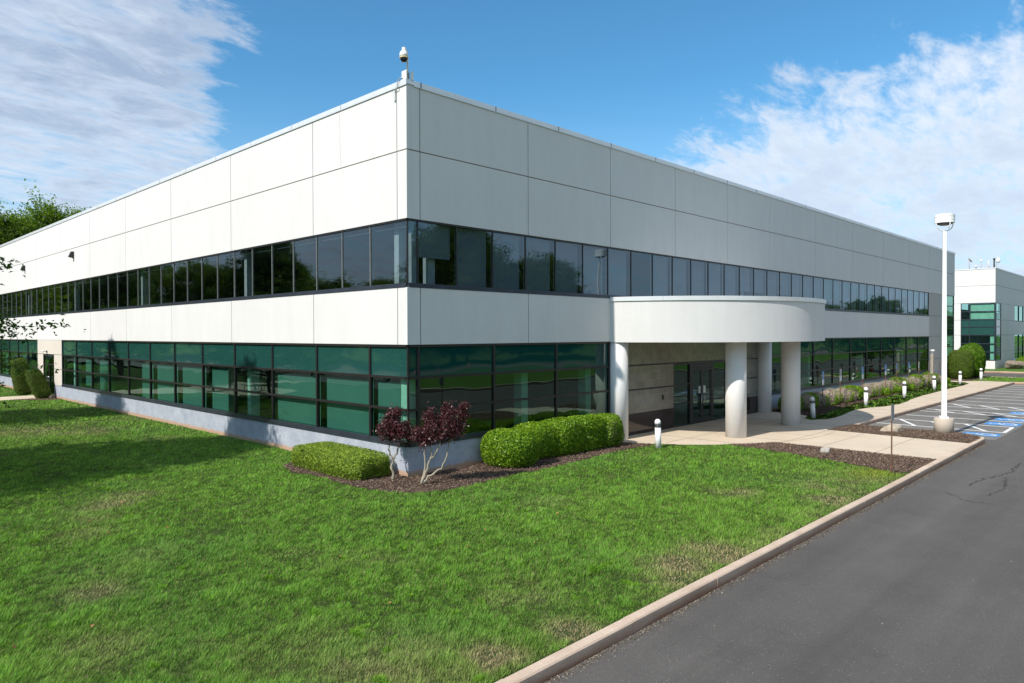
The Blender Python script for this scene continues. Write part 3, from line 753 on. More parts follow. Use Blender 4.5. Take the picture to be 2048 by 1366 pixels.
def bay(side, u0, u1, shade=None, end=True):
    f = MB()
    sbox(f, side, u1-.04, u1+.04, .03, .14, Z['sill'], Z['gh'])
    for z in (Z['t1'], Z['t2']): sbox(f, side, u0+.04, u1-.04, .035, .13, z-.035, z+.035)
    sbox(f, side, u0+(.04 if u0 > .2 else 0), u1+.04, .02, .15, Z['gh'], Z['bb']-.003)
    w = f.build('ground_floor_window', 'bronze', B)
    a = MB(); sbox(a, side, u0, u1, -.02, .22, Z['base']+.002, Z['base']+.05); sbox(a, side, u0, u1, .0, .2, Z['base']+.05, Z['base']+.10); sbox(a, side, u0, u1, .02, .2, Z['base']+.1, Z['sill'])
    a.build('sill', 'alu_sill', w)
    a = MB(); pane_quad(a, side, u0+.04, u1-.04, .08, Z['sill'], Z['t1']-.035); pane_quad(a, side, u0+.04, u1-.04, .08, Z['t1']+.035, Z['t2']-.035)
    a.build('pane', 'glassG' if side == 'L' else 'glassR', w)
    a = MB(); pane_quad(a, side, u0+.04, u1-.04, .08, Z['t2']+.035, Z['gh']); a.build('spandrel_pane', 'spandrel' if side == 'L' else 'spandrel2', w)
    if shade:
        lo, g0, g1 = shade
        a = MB(); sbox(a, side, u0+.06+g0, u1-.06-g1, .22, .226, lo, Z['t2']-.16); a.build('blind', 'shade', w)
gl = [0, 1.91]+[1.91+3.047*k for k in range(1, 12)]
sh = {0: (.99, .45, .12), 1: (.99, 0, .28), 2: (.99, 0, 0), 4: (.99, .9, .5), 5: (.99, 0, .42), 6: (.99, 0, .4), 7: (1.0, 0, 1.4), 9: (.99, 0, .8), 10: (1.1, .2, 1.2)}
for i, (a, b) in enumerate(zip(gl, gl[1:])): bay('L', a if i else .09, b, sh.get(i))
gl2 = [41.4, 44.35, 47.3, 50.25, 53.2, 56.2, 59.2, 61.95]
for i, (a, b) in enumerate(zip(gl2, gl2[1:])): bay('L', a, b, (.99, 1.2, .6) if i % 2 else None)
for a, b in zip((.09, .43, 3.46, 6.5), (.43, 3.46, 6.5, 9.56)): bay('R', a, b)
g2 = [23.3+2.99*k for k in range(11)]
for a, b in zip([22.9]+g2[:-1], g2): bay('R', a, b)
# far glass corner
def glass_corner(parent, x0, x1, yb, mirror_x, tallname='corner_glazing'):
    f = MB(); zs = [.96, 1.88, 2.8, 3.76, 4.67, 5.5, 6.4, 7.32]
    for z in zs:
        f.box(x0, x1, .03+yb, .12+yb, z-.035, z+.035); f.box(mirror_x-.0, mirror_x+.09, .12+yb, 3.3+yb, z-.034, z+.034)
    for x in (x0, x1-.06): f.box(x, x+.06, .028+yb, .125+yb, .93, 7.32)
    f.box(mirror_x-.002, mirror_x+.088, 3.3+yb, 3.38+yb, .93, 7.32)
    w = f.build(tallname, 'bronze', parent)
    return w, zs
w, zs = glass_corner(B, 58.22, 61.42, 0, XR-.1)
for k in range(7):
    for sd_, q in (('R', (58.26, 61.4, .08)), ('L', (.12, 3.3, XR-.05))):
        a = MB(); pane_quad(a, sd_, *q, zs[k]+.03, zs[k+1]-.03)
        a.build('spandrel_pane' if k in (3, 4) else 'pane', 'spandrel2' if k in (3, 4) else 'glassR', w)

# interior
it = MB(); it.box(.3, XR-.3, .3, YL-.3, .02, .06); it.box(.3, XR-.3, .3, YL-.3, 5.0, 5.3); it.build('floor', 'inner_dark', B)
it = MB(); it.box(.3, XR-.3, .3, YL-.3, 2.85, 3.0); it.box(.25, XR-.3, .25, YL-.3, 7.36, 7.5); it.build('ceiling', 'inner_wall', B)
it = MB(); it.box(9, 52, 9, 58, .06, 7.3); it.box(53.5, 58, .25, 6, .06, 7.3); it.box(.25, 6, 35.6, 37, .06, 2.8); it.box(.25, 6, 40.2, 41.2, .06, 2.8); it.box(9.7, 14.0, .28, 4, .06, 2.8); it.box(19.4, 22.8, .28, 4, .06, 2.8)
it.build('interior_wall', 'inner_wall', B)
ic = MB()
for y in (.22, ): ic.box(.22, .62, .22, .62, .06, 2.85)
for y in (10.62, 12.95, 29.9, 34.4, 41.8, 47.6): ic.box(.5, .85, y, y+.3, .06, 2.85)
for x in (5.2, 8.7, ): ic.box(x, x+.32, .5, .85, .06, 2.85)
for x in (29.6, 38.6, 47.7): ic.box(x, x+.3, .5, .85, .06, 2.85)
ic.box(.25, .6, .75, 1.0, .06, 2.85) if False else None
for y in (.85, .25, 10.6, 22.0, 33.6, 45.3): ic.box(.35, .6, y, y+.22, 5.3, 7.3)
for x in (1.05, 10.6, 20.9, 30.2): ic.box(x, x+.25, .35, .6, 5.3, 7.3)
ic.build('interior_column', 'inner_white', B)
il = MB(); il.box(.5, .85, 21.7, 22.1, .06, 2.85); il.build('interior_column', 'inner_lime', B)['label'] = 'lime green painted interior column'
rf = MB(); rf.box(.16, XR-.16, .16, YL, 10.55, 10.7); rf.box(.16, XR-.16, YL, YL+.2, -.1, 11.1); rf.box(XR-.12, XR-.02, 3.4, YL, -.1, 7.3); rf.build('roof', 'roof', B)

# main entrance in the right facade under the canopy
se = MB()
YE = .12
se.box(9.62, 14.25, YE, .27, .87, 1.78); se.box(9.62, 14.25, YE, .27, 1.84, 2.75); se.box(9.62, 23.0, YE, .27, 2.81, 3.75)
se.box(19.08, 22.6, YE, .27, 1.84, 2.75); se.box(19.08, 22.6, YE, .27, .87, 1.78)
se.build('stone_wall', 'stone', B)
for q0, q1 in ((9.62, 14.25), (19.08, 22.6)): MB().box(q0, q1, YE-.002, .27, -.02, .87).build('granite_plinth', 'granite', B)
tr_ = MB()
for z in (1.81, 2.78):
    tr_.box(9.62, 14.25, YE-.004, .2, z-.03, z+.03); tr_.box(19.08, 22.9, YE-.004, .2, z-.03, z+.03)
tr_.box(22.6, 22.95, YE+.01, .2, 0, 2.75)
tr_.build('black_trim', 'blacktrim', B)
rd = MB(); rd.box(13.35, 13.47, YE-.03, YE-.003, 1.28, 1.47); rd.build('card_reader', 'blacktrim', B)
dd = MB()
dd.box(14.25, 19.08, YE+.02, .26, 2.68, 2.80); dd.box(14.25, 14.33, YE+.02, .26, 0, 2.68); dd.box(18.98, 19.08, YE+.02, .26, 0, 2.68)
dd.box(15.62, 15.78, YE+.0, .26, 0, 2.68); dd.box(17.55, 17.71, YE, .26, 0, 2.68); dd.box(15.78, 17.55, YE, .26, 2.5, 2.675)
for z in (1.0, 1.84):
    dd.box(14.33, 15.62, YE+.03, .24, z-.03, z+.03); dd.box(17.71, 18.98, YE+.03, .24, z-.03, z+.03)
dd.box(14.33, 15.62, YE+.02, .24, 0, .08); dd.box(17.71, 18.98, YE+.02, .24, 0, .08)
en = dd.build('entrance_frame', 'bronze', B)
for q0, q1 in ((14.33, 15.62), (17.71, 18.98)):
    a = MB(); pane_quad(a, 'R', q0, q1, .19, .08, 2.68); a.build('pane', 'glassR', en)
for x0, hx in ((15.79, 16.53), (16.675, 16.8)):
    d_ = MB(); x1 = x0+.87
    d_.box(x0, x0+.1, YE+.01, YE+.06, .03, 2.49); d_.box(x1-.1, x1, YE+.01, YE+.06, .03, 2.49); d_.box(x0+.1, x1-.1, YE+.01, YE+.06, 2.38, 2.49); d_.box(x0+.1, x1-.1, YE+.01, YE+.06, .03, .25)
    d_o = d_.build('glass_door', 'bronze', B)
    a = MB(); pane_quad(a, 'R', x0+.1, x1-.1, YE+.035, .25, 2.38); a.build('pane', 'glassR', d_o)
    h_ = MB(); h_.tube([(hx, YE, 1.32), (hx, YE-.06, 1.32), (hx, YE-.06, .82), (hx, YE, .82)], .014, 8); h_.build('handle', 'chrome', d_o)
    n_ = MB(); nx = x0+.62 if hx < 16.6 else x0+.14; n_.box(nx, nx+.2, YE+.025, YE+.03, 1.35, 1.68); n_.build('notice', 'paper', d_o)

# canopy
cn = MB(); nseg = 72; t0 = math.asin(-CC[1]/RC)
a0 = math.pi-t0; a1 = 2*math.pi+t0
def ring(mb, ro, ri, z0, z1, a0=a0, a1=a1, n=nseg):
    vs = []
    for k in range(n+1):
        a = a0+(a1-a0)*k/n; c_, s_ = math.cos(a), math.sin(a)
        for r_, z in ((ro, z0), (ro, z1), (ri, z1), (ri, z0)): vs.append((CC[0]+r_*c_, CC[1]+r_*s_, z))
    fs = []
    for k in range(n):
        o = 4*k
        for i in range(4): fs.append((o+i, o+(i+1) % 4, o+4+(i+1) % 4, o+4+i))
    mb.add(vs, fs, True); o = len(mb.v)-len(vs); mb.f += [(o, o+1, o+2, o+3), (o+4*n+3, o+4*n+2, o+4*n+1, o+4*n)]; mb.sm += [False, False]
    mb.sm[-len(fs)-2:-2] = [False]*len(fs)
ring(cn, RC, RC-.25, 3.72, 5.31)
co = cn.build('entrance_canopy', 'stucco', B)
for p_ in co.data.polygons:
    if abs(p_.normal.z) < .5: p_.use_smooth = True
e_ = co.modifiers.new('es', 'EDGE_SPLIT'); e_.split_angle = R_(40)
pl = MB(); pts = arc(CC[0], CC[1], RC-.1, a0, a1, 40); pl.prism(pts, 3.74, 3.80); pl.build('soffit', 'stucco', co)
pl = MB(); pl.prism(pts, 5.12, 5.2); pl.build('canopy_roof', 'roof', co)
cc_ = MB(); nb = 9
for k in range(nb):
    b0 = a0+(a1-a0)*k/nb; b1 = a0+(a1-a0)*(k+1)/nb-.0012
    ring(cc_, RC+.045, RC-.28, 5.31, 5.43, b0, b1, 8); ring(cc_, RC+.045, RC+.02, 5.27, 5.31, b0, b1, 8)
cc_.build('coping', 'coping', co)
for x, y, r_ in ((10.05, 0.0, .40), (13.55, -3.08, .395), (18.62, -3.1, .40), (22.62, -.02, .39)):
    c_ = MB(); c_.lathe([(r_, .0), (r_, 3.74)], 40, (x, y)); c_.lathe([(r_+.02, .015), (r_+.02, .05)], 40, (x, y)) if False else None
    c_.build('column', 'stucco_col', B)

# small fittings on the building
def wallpack(loc, label):
    o = empty('wall_light', loc, label, 'wall light', 'black floodlights on the west wall')
    m_ = MB(); m_.add([(0, -.13, -.2), (0, .13, -.2), (0, .13, .2), (0, -.13, .2), (-.28, -.13, -.12), (-.28, .13, -.12), (-.14, .13, .2), (-.14, -.13, .2)],
                      [(0, 1, 2, 3), (4, 7, 6, 5), (0, 4, 5, 1), (2, 6, 7, 3), (0, 3, 7, 4), (1, 5, 6, 2)]); m_.build('housing', 'postblack', o, .01)
    m_ = MB(); m_.box(-.24, -.05, -.1, .1, -.18, -.165); m_.build('lens', 'clearlens', o)
wallpack((0, 32.55, 8.86), 'black wall floodlight right of the other, clear of the tree branches')
wallpack((0, 44.7, 8.86), 'black wall floodlight at the far left beside the oak branch tips')
o = empty('door_light', (0.0, 38.85, 2.98), 'small white twin floodlight above the glass side door in beige wall', 'wall light')
m_ = MB(); m_.box(-.05, .0, -.06, .06, -.08, .06); m_.tube([(-.05, 0, 0), (-.14, .0, .03)], .02, 6); m_.build('bracket', 'louvre', o)
m_ = MB()
for dy in (-.04, .12): m_.tube([(-.14, dy, .05), (-.27, dy+.05, 0)], [.04, .07], 10)
m_.build('lamp_head', 'white', o)
# roof corner dome camera
o = empty('dome_camera', (.06, .07, 11.24), 'white dome security camera on a pole bracket at the roof corner of the near building', 'security camera')
m_ = MB(); m_.box(-.09, -.07, -.12, .10, -.02, .23); m_.build('bracket', 'offwhite', o)
m_ = MB(); m_.box(.07, .16, -.12, -.10, -.02, .23); m_.build('bracket', 'offwhite', o)
m_ = MB(); m_.box(-.065, .068, -.05, -.03, -.02, .20); m_.build('bracket_back', 'louvre', o)
m_ = MB(); m_.tube([(-.02, -.08, -.02), (-.02, -.08, .62), (-.06, -.10, .74), (-.14, -.15, .78), (-.21, -.18, .74)], .026, 10); m_.build('pole', 'offwhite', o)
m_ = MB(); m_.lathe([(.0, .79), (.05, .785), (.055, .77), (.055, .70), (.08, .685), (.11, .65), (.123, .58), (.122, .52)], 24, (-.22, -.18)); m_.build('housing', 'offwhite', o)
m_ = MB(); m_.lathe([(.122, .52), (.125, .50), (.118, .48)], 24, (-.22, -.18)); m_.build('ring', 'cream_ring', o)
m_ = MB(); m_.lathe([(.105, .48), (.10, .45), (.08, .41), (.05, .385), (0, .38)], 24, (-.22, -.18)); m_.build('dome_lens', 'lens', o)
o = empty('camera_cable', (-.05, .3, 11.1), 'grey cable conduit looping over the roof edge below the dome camera', 'cable')
m_ = MB(); m_.tube([(.02, -.2, .16), (-.01, -.1, .2), (-.03, 0, .12), (-.03, .02, -.06), (.01, .12, -.1), (.02, .2, -.12)], .013, 6); m_.build('cable', 'membrane', o)
m_ = MB(); m_.box(.0, .05, .17, .24, -.38, -.1); m_.build('junction_box', 'coping', o)

# ------------------------------------------------------------------ neighbouring building
B2 = empty('neighbour_office_building', (81.2, .4, 0), 'white concrete office building across the side road with a dark green glass corner', 'building')
uw = MB(); uw.box(0, .3, 0, 13.5, 7.33, 9.255); uw.box(0, .3, 0, 13.5, 9.285, 11.1); uw.box(.3, 60, 0, .3, 7.33, 9.255); uw.box(.3, 60, 0, .3, 9.285, 11.1)
uw.box(0, .3, 13.51, 30, 7.33, 11.1); uw.build('upper_wall', 'wall', B2)
uw = MB(); uw.box(.03, .28, .03, 30, 7.4, 11.05); uw.box(.3, 59, .03, .28, 7.4, 11.05); uw.box(.05, .25, 3.4, 29, .1, 7.3); uw.box(3.3, 11.2, .05, .25, .1, 7.3); uw.build('joint_seal', 'joint', B2)
lw = MB()
for z0, z1 in ((0, 1.87), (1.89, 3.74), (3.77, 5.44), (5.47, 7.325)):
    lw.box(.02, .3, 3.32, 30, z0, z1); lw.box(3.22, 11.3, .02, .3, z0, z1)
lw.box(.02, .3, .02, 3.3, 0, .93); lw.box(.3, 3.2, .02, .3, 0, .93)
lw.box(11.3, 60, .02, .3, 3.75, 5.4); lw.box(11.3, 60, .02, .3, 0, .84)
lw.build('lower_wall', 'wall', B2)
f = MB()
for z in zs:
    f.box(-.01, .1, .0, 3.3, z-.04, z+.04); f.box(.1, 3.2, .0, .1, z-.04, z+.04)
for y in (0.02, 2.42, 3.24): f.box(-.005, .1, y, y+.06, .96, 7.32)
for x in (3.14, .5): f.box(x, x+.06, .005, .1, .96, 7.32)
gc = f.build('corner_glazing', 'alu_sill', B2)
for k in range(7):
    z0, z1 = zs[k]+.03, zs[k+1]-.03
    for vv, ff in (([(.05, .06, z0), (.05, 3.25, z0), (.05, 3.25, z1), (.05, .06, z1)], (3, 2, 1, 0)), ([(.06, .05, z0), (3.15, .05, z0), (3.15, .05, z1), (.06, .05, z1)], (0, 1, 2, 3))):
        MB().add(vv, [ff]).build('spandrel_pane' if k in (3, 4) else 'pane', 'spandrel' if k in (3, 4) else 'glassG', gc)
bl_ = MB(); 
for k in (5, 6): bl_.box(.16, .18, .5, 2.38, zs[k]+.05, zs[k+1]-.05)
bl_.build('blind', 'inner_white', gc)
bl_ = MB(); bl_.box(.14, .5, .15, .5, .3, 7.3); bl_.build('interior_column', 'inner_white', gc)
bl_ = MB(); bl_.box(2, 3, 2, 3, .2, 7.3); bl_.box(.3, 14, .3, 29, -.1, .1); bl_.box(.3, 55, .3, 29, 3.8, 5.3); bl_.box(.3, 55, 8, 9, .1, 7.3); bl_.build('interior_wall', 'inner_wall', B2)
for i in range(16):
    x0 = 11.3+3.04*i
    w = MB(); w.box(x0, x0+.06, .05, .2, .84, 7.33); w.box(x0+.06, x0+3.04, .06, .18, 5.4, 5.5); w.box(x0+.06, x0+3.04, .06, .18, 2.77, 2.83); w.box(x0+.06, x0+3.04, .06, .18, 1.85, 1.91); w = w.build('window', 'bronze', B2)
    for q0, q1 in ((5.5, 7.33), (.84, 3.75)):
        a = MB(); pane_quad(a, 'R', x0+.06, x0+3.04, .12, q0, q1); a.build('pane', 'glassR', w)
cp = MB(); cp.box(-.04, .25, -.04, 30, 11.1, 11.22); cp.box(.25, 60, -.04, .25, 11.1, 11.22); cp.build('coping', 'coping', B2)
rf = MB(); rf.box(.3, 60, .3, 30, 10.5, 10.7); rf.build('roof', 'roof', B2)
X2 = 81.7
def rooftop(name, y, label, cat, parts, x=X2):
    o = empty(name, (x, y, 11.15), label, cat)
    for nm, mb, mt in parts: mb.build(nm, mt, o)
    return o
d_ = MB(); prof = [(.0, 0), (.1, .01), (.22, .05), (.33, .12)]
d_.lathe(prof+[(.33, .125), (.22, .06), (.0, .015)], 20)
Rm = Matrix.Rotation(R_(55), 4, 'X') @ Matrix.Rotation(R_(20), 4, 'Y')
d_.v = [tuple(Rm @ Vector(v)+Vector((0, 0, 1.05))) for v in d_.v]
rooftop('satellite_dish', 3.0, 'small grey satellite dish on a mast on the neighbouring roof', 'satellite dish', [('mast', MB().tube([(0, 0, 0), (0, 0, 1.05)], .035, 6), 'membrane'), ('dish', d_, 'membrane')])
rooftop('roof_vent', 2.35, 'short white vent pipe on the neighbouring roof right of the dish', 'vent', [('pipe', MB().lathe([(.08, -.3), (.08, .3), (.14, .31), (.14, .42), (0, .45)], 12), 'white')])
rooftop('antenna', 1.85, 'white tipped thin antenna in the middle of the neighbouring roof edge', 'antenna', [('mast', MB().tube([(0, 0, -.3), (0, 0, .85)], .03, 6), 'membrane'), ('tip', MB().lathe([(.0, .8), (.09, .85), (.09, 1.05), (0, 1.1)], 10), 'white')])
rooftop('antenna', 1.15, 'pale whip antenna with box foot left of the dark mast', 'antenna', [('mast', MB().tube([(0, 0, .1), (0, 0, .95)], .045, 6), 'offwhite'), ('foot', MB().box(-.12, .12, -.14, .1, -.3, .25), 'membrane')])
rooftop('antenna_mast', .62, 'thick dark antenna mast beside the dome camera on the neighbouring roof', 'antenna', [('mast', MB().tube([(0, 0, -.3), (0, 0, .95)], .08, 8), 'postblack'), ('cap', MB().lathe([(.1, .95), (.11, 1.1), (0, 1.18)], 10), 'postblack')])
rooftop('dome_camera', .36, 'white dome camera on a curved arm at the corner of the neighbouring roof', 'security camera',
        [('arm', MB().tube([(0, .05, -.3), (0, .05, 1.15), (-.05, -.02, 1.25), (-.1, -.14, 1.2)], .03, 8), 'offwhite'), ('housing', MB().lathe([(0, 1.2), (.08, 1.15), (.2, .95), (.2, .75), (.12, .62), (0, .56)], 16, (-.1, -.14)), 'white')], X2)

# ------------------------------------------------------------------ lamp post, bollards, signs, rocks, cones
o = empty('lamp_post', (20.42, -8.6, 0), 'tall white lamp post with drum head on a round concrete pedestal in the mulch island', 'lamp post')
m_ = MB(); m_.lathe([(.355, -.05), (.355, .575), (.335, .6)], 32); m_.build('pedestal', 'pedestal', o)
m_ = MB(); m_.box(-.15, .15, -.15, .15, .6, .63, R_(20)); 
for k in range(4):
    a = R_(65+90*k); m_.tube([(.19*math.cos(a), .19*math.sin(a), .6), (.19*math.cos(a), .19*math.sin(a), .68)], .018, 6)
m_.build('base_plate', 'white', o)
m_ = MB(); h0, h1, z0, z1 = .095, .062, .63, 8.13; c45 = R_(20)
def sq(h, z): return [(h*math.sqrt(2)*math.cos(c45+R_(45+90*k)), h*math.sqrt(2)*math.sin(c45+R_(45+90*k)), z) for k in range(4)]
m_.add(sq(h0, z0)+sq(h1, z1), [(0, 3, 2, 1), (4, 5, 6, 7)]+[(k, (k+1) % 4, 4+(k+1) % 4, 4+k) for k in range(4)]); m_.build('pole', 'white', o, .008)
m_ = MB()
for rz in (R_(-44), R_(46)):
    pts = []
    for k in range(17):
        a = math.pi+math.pi*k/16; r_ = .345
        pts.append((r_*math.cos(a)*math.cos(rz), r_*math.cos(a)*math.sin(rz), 8.42+.28*math.sin(a) if math.sin(a) < -1e-6 else 8.42))
    pts = [(pts[0][0], pts[0][1], 8.6)]+pts+[(pts[-1][0], pts[-1][1], 8.6)]
    if rz > 0: pts = pts[:6]
    m_.tube(pts, .02, 8)
m_.build('yoke', 'white', o)
m_ = MB(); m_.lathe([(0, 8.83), (.30, 8.81), (.365, 8.79), (.365, 8.70), (.356, 8.69), (.356, 8.66), (.362, 8.65), (.362, 8.57), (.355, 8.56), (.355, 8.53), (.362, 8.52), (.362, 8.46), (.33, 8.455), (.0, 8.46)], 40, smooth=False); m_.build('lamp_head', 'white', o)
m_ = MB(); m_.lathe([(.30, 8.455), (.25, 8.41), (.15, 8.37), (0, 8.36)], 28); m_.build('lens', 'louvre', o)

def bollard0():
    o = bpy.data.objects.new('bollard_light', None); COL.objects.link(o)
    m_ = MB(); m_.lathe([(.105, -.02), (.105, .74)], 24); m_.build('post', 'white', o)
    m_ = MB(); m_.lathe([(.075, .74), (.075, .86)], 20); m_.build('lamp', 'clearlens', o)
    m_ = MB()
    for z in (.755, .785, .815, .845): m_.lathe([(.07, z-.006), (.108, z-.006), (.108, z+.004), (.07, z+.004)], 24)
    for k in range(3):
        a = R_(40+120*k); m_.tube([(.095*math.cos(a), .095*math.sin(a), .73), (.095*math.cos(a), .095*math.sin(a), .87)], .008, 6)
    m_.build('louvre', 'louvre', o)
    m_ = MB(); m_.lathe([(.107, .86), (.107, .93), (.10, .97), (.08, 1.005), (.05, 1.03), (0, 1.04)], 24); m_.build('cap', 'white', o)
    return o
bp = bollard0()
bl = [((9.24, -2.33), (0, -.05), 'white bollard light on the near lawn left of the canopy columns'),
      ((21.8, -2.85), (-.02, -.12), 'leaning white bollard light just right of the canopy columns in its shadow'),
      ((29.6, -2.7), (0, 0), 'white bollard light nearest beside the sunlit pavement, with the long brown bush row behind'),
      ((36.3, -2.8), (0, 0), 'white bollard light on the narrow verge, middle one between column and lamp post'),
      ((44.0, -2.6), (0, -.09), 'leaning white bollard light immediately left of the lamp post pole'),
      ((51.8, -2.5), (0, 0), 'white bollard light just right of the lamp post pole in front of the clipped shrubs'),
      ((58.3, -2.65), (0, 0), 'farthest white bollard light standing right of the clipped shrubs by the side road')]
for i, ((x, y), (tx, ty), lb) in enumerate(bl):
    c_ = bp if i == 0 else copy_tree(bp)
    c_.location = (x, y, 0); c_.rotation_euler = (tx, ty, 0); tag(c_, lb, 'bollard light', 'white bollard lights along the walk')

def sign_post(x, y, h, post_mat, panel, label, grp=None, rz=0, name='sign_post', tilt=0, pw=.3):
    o = empty(name, (x, y, 0), label, 'sign post', grp, rz)
    o.rotation_euler = (0, tilt, rz)
    m_ = MB(); m_.add([(-.03, .0, -.02), (-.012, -.03, -.02), (.012, -.03, -.02), (.03, 0, -.02), (-.03, .0, h), (-.012, -.03, h), (.012, -.03, h), (.03, 0, h)],
                      [(0, 1, 5, 4), (1, 2, 6, 5), (2, 3, 7, 6), (4, 5, 6, 7), (3, 0, 4, 7), (0, 3, 2, 1)]); m_.build('post', post_mat, o)
    z = h
    for kind, ph in panel:
        m_ = MB(); m_.box(-pw/2, pw/2, -.042, -.038, z-ph, z-.01)
        q = m_.build('sign_panel', 'signblue' if kind == 'b' else ('signback' if kind == 'g' else 'signwhite'), o)
        if kind == 'b':
            im = isa_mesh(); im.v = [(v[0]*pw*.9, -.0425, z-ph/2+v[1]*ph*.85) for v in im.v]; im.build('wheelchair_figure', 'signwhite', q)
        z -= ph
    return o
gs = 'accessible parking signs in the shrub bed'
sp_ = [(27.17, 1.98, 'postblack', [('b', .45), ('w', .3)], 'leftmost blue and white parking sign in the shrub bed, on a black post'),
       (29.78, 2.0, 'rust', [('g', .4), ('w', .3)], 'second sign from the left in the shrub bed, pale green edge on a brown post'),
       (33.44, 2.0, 'rust', [('b', .45), ('w', .3)], 'third sign from the left in the shrub bed, behind the nearest roadside bollard'),
       (37.8, 2.0, 'rust', [('b', .45), ('w', .25)], 'fourth sign from the left in the shrub bed, right of the middle bollard approach'),
       (40.1, 2.0, 'rust', [('b', .42)], 'fifth sign from the left in the shrub bed, short panel on a tan post'),
       (42.9, 2.0, 'rust', [('b', .5)], 'sixth sign from the left in the shrub bed, left of the plain white sign'),
       (45.3, 1.95, 'rust', [('w', .5)], 'plain white sign panel on a rusty post in the shrub bed'),
       (47.9, 1.85, 'rust', [], 'bare rusty post left of the timber post in the shrub bed'),
       (50.9, 1.85, 'rust', [], 'bare rusty post right of the timber post near the clipped shrubs')]
for x, h, pm, pn_, lb in sp_: sign_post(x, -1.25, h, pm, pn_, lb, gs if pn_ else None, rz=R_(random.uniform(-6, 6)), name='sign_post' if pn_ else 'bare_post')
sign_post(9.68, -9.75, 2.02, 'rust', [('g', .45)], 'brown steel sign post with edge on grey panel near the kerb in the foreground', rz=R_(3))
o = empty('timber_post', (49.6, -1.1, 0), 'weathered timber post topped by a white floodlight near the grey end wall', 'post')
m_ = MB(); m_.box(-.1, .1, -.1, .1, 0, 2.4); m_.build('post', 'wood', o, .01)
m_ = MB(); m_.box(-.13, .22, -.12, .1, 2.62, 2.74, R_(30)); m_.tube([(0, 0, 2.4), (0, 0, 2.64)], .025, 6); m_.build('floodlight', 'white', o, .02)

def rock(name, x, y, sx, sy, sz, mat, label, seed):
    bm = bmesh.new(); bmesh.ops.create_icosphere(bm, subdivisions=4, radius=1); rg = np.random.default_rng(seed)
    dirs = unit(rg.normal(size=(16, 3))); offs = rg.uniform(.62, .95, 16)
    for v in bm.verts:
        p = np.array(v.co); s = 1.0
        for d_, of in zip(dirs, offs):
            q = p@d_
            if q > 1e-6: s = min(s, of/q)
        s *= 1+.03*math.sin(9*p[0]+4*p[2])+.02*math.sin(23*p[1]+11*p[2]); v.co = Vector((p[0]*s*sx, p[1]*s*sy, max(-.3, p[2]*s)*sz))
    me = bpy.data.meshes.new(name); bm.to_mesh(me); bm.free(); o = bpy.data.objects.new(name, me); COL.objects.link(o); me.materials.append(M[mat])
    o.location = (x, y, sz*.25); o.rotation_euler = (0, 0, R_(seed*37 % 90)); tag(o, label, 'rock'); return o
rock('rock', 12.15, -7.0, .22, .17, .21, 'rockw', 'small pale white rock in the mulch at the near pavement edge', 3)
r2 = rock('rock', 19.3, -7.0, .52, .26, .26, 'rock', 'wide tan rock in the mulch island between the sign post and lamp post', 15); r2.rotation_euler = (0, 0, R_(-40))

def cone(x, y, z, label):
    o = empty('traffic_cone', (x, y, z), label, 'traffic cone', 'orange cones on the far roads')
    m_ = MB(); m_.lathe([(.14, .03), (.10, .26)], 16); m_.lathe([(.075, .42), (.03, .7), (.02, .71)], 16); m_.box(-.19, .19, -.19, .19, 0, .03); m_.build('cone_body', 'orange', o)
    m_ = MB(); m_.lathe([(.10, .26), (.075, .42)], 16); m_.build('reflective_band', 'signwhite', o)
for (x, y), lb in (((69.9, -11.2), 'orange cone reflected left of the three in the far ground floor windows'), ((71.2, -9.8), 'orange cone reflected in the middle of the three in the far ground floor windows'), ((72.3, -8.7), 'orange cone reflected right of the three in the far ground floor windows')):
    cone(x, y, -.15, lb)
for (x, y), lb in (((40, -41), 'orange cone reflected alone in the near corner ground floor window'), ((37.0, -43.2), 'orange cone reflected right of a close pair near the building corner'), ((34.5, -43.4), 'orange cone reflected in the middle near the building corner'), ((33.0, -43.6), 'orange cone reflected closest to the building corner')):
    cone(x, y, -.10, lb)

# picnic tables on the west patio (seen mirrored in the glass)
def table0():
    o = bpy.data.objects.new('picnic_table', None); COL.objects.link(o)
    m_ = MB(); m_.box(-.9, .9, -.38, .38, .72, .77); m_.build('tabletop', 'tablegreen', o)
    for s in (-1, 1):
        m_ = MB(); m_.box(-.9, .9, s*.75-.13, s*.75+.13, .42, .46); m_.build('seat', 'tablegreen', o)
    for s in (-.6, .6):
        m_ = MB(); m_.tube([(s, -.75, .42), (s, -.75, .03), (s, -.45, .03), (s, -.25, .72), (s, .25, .72), (s, .45, .03), (s, .75, .03), (s, .75, .42)], .025, 6); m_.build('leg', 'postblack', o)
    return o
tb = table0()
for i, (x, y, rz, lb) in enumerate(((-9.6, 34.4, 20, 'green picnic table with looped legs mirrored in the west ground floor glass, nearer one'), (-11.0, 31.6, 60, 'green picnic table with looped legs mirrored in the west glass, beside the young oak'))):
    c_ = tb if i == 0 else copy_tree(tb); c_.location = (x, y, .02); c_.rotation_euler = (0, 0, R_(rz)); tag(c_, lb, 'picnic table', 'picnic tables on the patio')

